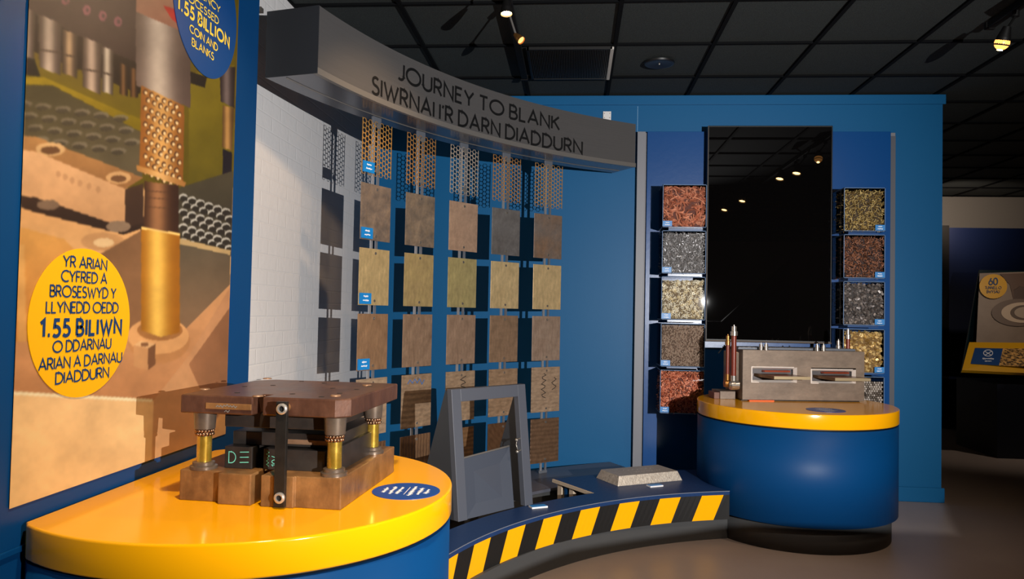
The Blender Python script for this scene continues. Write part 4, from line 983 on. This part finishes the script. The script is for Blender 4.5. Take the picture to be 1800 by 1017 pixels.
# socket plate on the wall
sk = thing('wall_socket', 'white blank electrical plate high on the blue wall above the header', 'socket', tuple(ony(1067, 204.5, YB-.001)))
MB().box(-.030, .030, -.010, 0, -.036, .036).build('cover', M['white'], sk, .002)
for x, z in ((-.02,.02),(.02,.02),(-.02,-.012),(.02,-.012)): MB().cyl((x,-.010,z), (x,-.0115,z), .003, seg=8).build('screw', M['brass_fit'], sk)

# ================================================================== CEILING FITTINGS
vn = thing('ceiling_vent', 'black louvred air vent set in the dark ceiling', 'vent', (-.06, 4.92, ZC))
MB().box(-.25, .26, -.30, .30, -.004, .01).build('vent_back', M['hole'], vn)
mb = MB()
for i in range(48): x = -.25+.51*i/47; mb.box(x-.0022, x+.0022, -.28, .28, -.014, -.004)
mb.build('louvres', mat('vent_louvre', rgb(52, 48, 42), .3, .2), vn)
MB().box(-.262, .262, -.306, -.29, -.016, -.001).box(-.262, .262, .29, .306, -.016, -.001).box(-.266, -.25, -.306, .306, -.016, -.001).build('vent_frame', M['vent'], vn)
MB().box(.252, .272, -.306, .306, -.017, -.001).build('vent_frame', mat('vent_frame_pale', rgb(190, 185, 178), .4), vn)
sg = onz(1159, 110, ZC); sp_ = thing('ceiling_speaker', 'round black ceiling speaker right of the vent', 'speaker', (sg[0], sg[1], ZC))
MB().lathe([(.098,0),(.094,-.010),(.082,-.012),(.02,-.006),(.0,-.005)][::-1], (0,0,0), 40, close=False).build('grille', M['vent'], sp_); MB().ball((0,0,-.009), .006).build('centre_screw', M['bolt'], sp_)
def track(x, y0, y1, label):
    t = thing('lighting_track', label, 'lighting track', (x, (y0+y1)/2, ZC)); h = (y1-y0)/2
    MB().box(-.02, .02, -h, h, -.034, -.002).build('track_rail', M['lamp_black'], t, .002)
    MB().box(.0205, .0225, -h, h, -.03, -.022).build('track_edge', mat('track_edge_black', rgb(20, 19, 19), .5), t)
    MB().box(-.024, .024, h-.02, h+.004, -.038, -.002).build('end_cap', M['lamp_black'], t)
    return t
track(-.372, -3.0, 5.17, 'black ceiling lighting track left of the vent, ending near the back wall')
track(2.235, -3.0, 4.3, 'black ceiling lighting track at the right, running toward the viewer')
def track_lamp(x, y, z, aim, label, tx, dim, pale=False, k=1., globe=False):
    t = thing('track_spotlight', label, 'spotlight', (tx, y, ZC-.034), 0, 'track spotlights')
    c = Vector((x-tx, 0, z-ZC+.034)); a = Vector(aim).normalized()
    MB().cyl((0,0,0), (0,0,-.03), .018, seg=16).build('adapter', M['lamp_black'], t)
    MB().cyl((0,0,-.025), tuple(c-a*.05*k), .006, seg=10).build('arm', M['pale_metal'] if pale else M['lamp_black'], t)
    MB().cyl(c-a*.07*k, c-a*.01*k, .02*k, .036*k, 20).cyl(c-a*.01*k, c+a*.035*k, .036*k, .040*k, 20, caps=False).build('housing', M['lamp_black'] if not pale else M['brass_fit'], t)
    if globe: MB().ball(c+a*.02*k, .040*k, 20, 12).build('globe', mat('amber_globe', rgb(200, 120, 50), .3, emit=(1, .42, .10, 1), emit_s=2.2), t)
    MB().cyl(c+a*(.018 if not globe else .058)*k, c+a*(.024 if not globe else .062)*k, (.036 if not globe else .014)*k, seg=20).build('bulb', M['bulb_dim'] if dim else M['bulb'], t)
track_lamp(-.35, 3.56, 2.74, (.05, -.15, -1), 'black cylinder spotlight with a glowing mouth at the top of the left track', -.372, False, False, .68)
track_lamp(-.315, 3.93, 2.735, (.55, -.3, -.6), 'small amber spotlight on a thin arm on the left track', -.372, True, True, .55)
for i, (x, y, z) in enumerate(TRACK_R):
    track_lamp(x, y, z, (-.25, .25, -1) if i != 4 else (-.15, .35, -1), ['spotlight nearest the viewer', 'second spotlight from the viewer', 'third spotlight from the viewer', 'fourth spotlight from the viewer', 'glowing amber spotlight at the top right corner,'][i]+' on the right ceiling track', 2.235, False, False, 1. if i < 4 else .9, i == 4)

# ================================================================== FAR HALL ON THE RIGHT
struct(MB().box(2.9, 12, 10.4, 10.6, 0, ZC-.001).build('wall_far', mat('far_white_wall', rgb(150, 145, 138), .7)))
fb = thing('partition_board', 'dark navy partition board across the far hall behind the sloped display', 'partition', (5.42, 9.55, 0))
MB().box(-1.0, 3.2, 0, .08, 0, 2.42).build('board', mat('navy_board', rgb(3, 20, 56), .5), fb)
MB().box(-1.06, -.94, -.06, .0, .35, 2.44).build('dark_post', mat('dark_post', rgb(15, 14, 13), .7, spec=.2), fb)
dsp = thing('sloped_display', 'sloped display stand in the far hall with yellow ledge and photograph', 'display stand', (4.05, 8.0, 0))
q = lambda px, py, y: tuple(np.array(ony(px, py, y))-np.array([4.05, 8.0, 0]))
def quad_slab(name, pts, mt, th=.02):
    b = MB(); v = [Vector(p) for p in pts]; n = (v[1]-v[0]).cross(v[3]-v[0]).normalized()*-th if True else 0
    b.add(v+[p-n*-1 for p in v], [(0,1,2,3),(7,6,5,4),(0,4,5,1),(1,5,6,2),(2,6,7,3),(3,7,4,0)]); return b.build(name, mt, dsp)
YU, YM, YL = 8.25, 8.0, 7.75
quad_slab('glass_back', [q(1690,655,YM+.06), q(1900,668,YM+.06), q(1900,478,YU+.06), q(1722,474,YU+.06)], mat('dark_teal_glass', rgb(10, 34, 40), .2))
ph = quad_slab('photo_panel', [q(1716,604,YM), q(1900,606,YM), q(1900,474,YU), q(1722,480,YU)], mat('sepia_print', rgb(150, 130, 112), .5, noise=(3, .3, rgb(120, 100, 84))), .006)
def on_photo(px, py, off=.012):
    t = (604-py)/(604-480); return Vector(q(px, py, YM+(YU-YM)*t-off))
def disc_on(name, cx, cy, rx, ry, mt, off, par, n=40, r_in=None):
    b = MB(); P_ = [on_photo(cx+rx*math.cos(2*PI*i/n), cy+ry*math.sin(2*PI*i/n), off) for i in range(n)]
    if r_in:
        Q_ = [on_photo(cx+rx*r_in*math.cos(2*PI*i/n), cy+ry*r_in*math.sin(2*PI*i/n), off) for i in range(n)]; b.add(P_+Q_, [(i,(i+1)%n,(i+1)%n+n,i+n) for i in range(n)])
    else: b.add(P_, [list(range(n))])
    return b.build(name, mt, par)
b = MB(); b.add([on_photo(*p_, .010) for p_ in ((1758,481),(1900,477),(1900,520),(1782,528),(1775,500))], [(0,1,2,3,4)]); b.add([on_photo(*p_, .010) for p_ in ((1782,500),(1900,497),(1900,530),(1782,530))], [(0,1,2,3)], 1); b.build('printed_die', [mat('print_brown', rgb(92, 66, 50), .5), mat('print_dark_brown', rgb(76, 54, 42), .5)], ph)
disc_on('printed_ring', 1790, 549, 47, 24, mat('print_ring_dark', rgb(110, 90, 76), .5), .013, ph); disc_on('printed_ring', 1798, 549, 38, 18, mat('print_ring_pale', rgb(200, 176, 150), .5), .016, ph)
disc_on('printed_ring', 1800, 549, 24, 13, mat('print_ring_line', rgb(96, 76, 62), .5), .019, ph); disc_on('printed_ring', 1802, 549, 19, 10, mat('print_ring_core', rgb(170, 150, 130), .5), .022, ph)
stk = disc_on('round_sticker', 1746, 503, 24.5, 21.5, M['sticker_yellow'], .02, ph)
mb = MB(); pq = lambda c: on_photo(c[0], -c[1], .024)
write(mb, "60", 11.5, 1746, -500, 2.2, pq, 0); write(mb, "TUNNELL O", 4.6, 1746, -507.5, .8, pq, 0); write(mb, "BWYSAU", 4.6, 1746, -514.5, .8, pq, 0)
mb.build('lettering', M['print_navy'], stk)
lg = quad_slab('yellow_ledge', [q(1691,650,7.55), q(1900,660,7.55), q(1900,603,7.9), q(1704,601,7.9)], M['sticker_yellow'], .03)
def on_ledge(px, py, off=.008):
    t = (650-py)/(650-601); return Vector(q(px, py, 7.55+.35*t-off))
b = MB(); b.add([on_ledge(*p_) for p_ in ((1706,639),(1756,642),(1763,612),(1714,611))], [(0,1,2,3)], 0); b.add([on_ledge(*p_) for p_ in ((1756,642),(1900,648),(1900,612),(1763,612))], [(0,1,2,3)], 1)
b.build('printed_strip', [M['sticker_blue'], mat('chips_print', rgb(52, 36, 20), .5, noise=(38, .08, rgb(226, 172, 96)))], lg)
mb = MB(); pq = lambda c: on_ledge(c[0], -c[1], .012)
ribbons([ell(1737, -620, 8, 5.5, 0, 360, 20), [(1731,-617),(1743,-624)], [(1731,-624),(1743,-617)]], 1.1, mb, pq); scribble(mb, 1727, 1747, -631, 2.4, .9, pq, 8); scribble(mb, 1731, 1743, -635, 1.6, .7, pq, 9)
mb.build('emblem', M['print_white'], lg)
MB().box(-.03, 2.2, -.42, .35, .0, .70).build('cabinet', mat('dark_cabinet', rgb(14, 20, 36), .5), dsp)

# unseen blocker added out of the frame; its edge shapes the lit floor patch
def shade_pt(t, y=.50):
    k = (y-KEY[1])/(t[1]-KEY[1]); return (KEY[0]+(t[0]-KEY[0])*k, KEY[2]+(t[2]-KEY[2])*k)
e0, e1, e2, e3, e4 = (shade_pt(t) for t in ((-.42, 3.40, .06), (.0, 3.97, .07), (1.0, 4.62, .07), (2.34, 4.86, 0), (2.63, 5.65, 0)))
sl_ = (e4[1]-e3[1])/(e4[0]-e3[0]); xe = e3[0]+.9
xz = [(e0[0], 0), e0, e1, e2, e3, (xe, e3[1]+sl_*.9), (xe, 0)]
dp_ = thing('flash_blocker', 'unseen dark sloped panel added to block the flash, right of the viewer', 'light blocker', (0, 0, 0))
b = MB(); n = len(xz); b.add([(x, .45, z) for x, z in xz]+[(x, .50, z) for x, z in xz], [list(range(n))[::-1], list(range(n, 2*n))]+[(i, (i+1) % n, (i+1) % n+n, i+n) for i in range(n)])
b.build('panel', mat('dark_panel', rgb(12, 13, 15), .9, spec=.1), dp_)
MB().box(e0[0], xe, .30, .65, 0, .04).build('foot', M['black'], dp_)
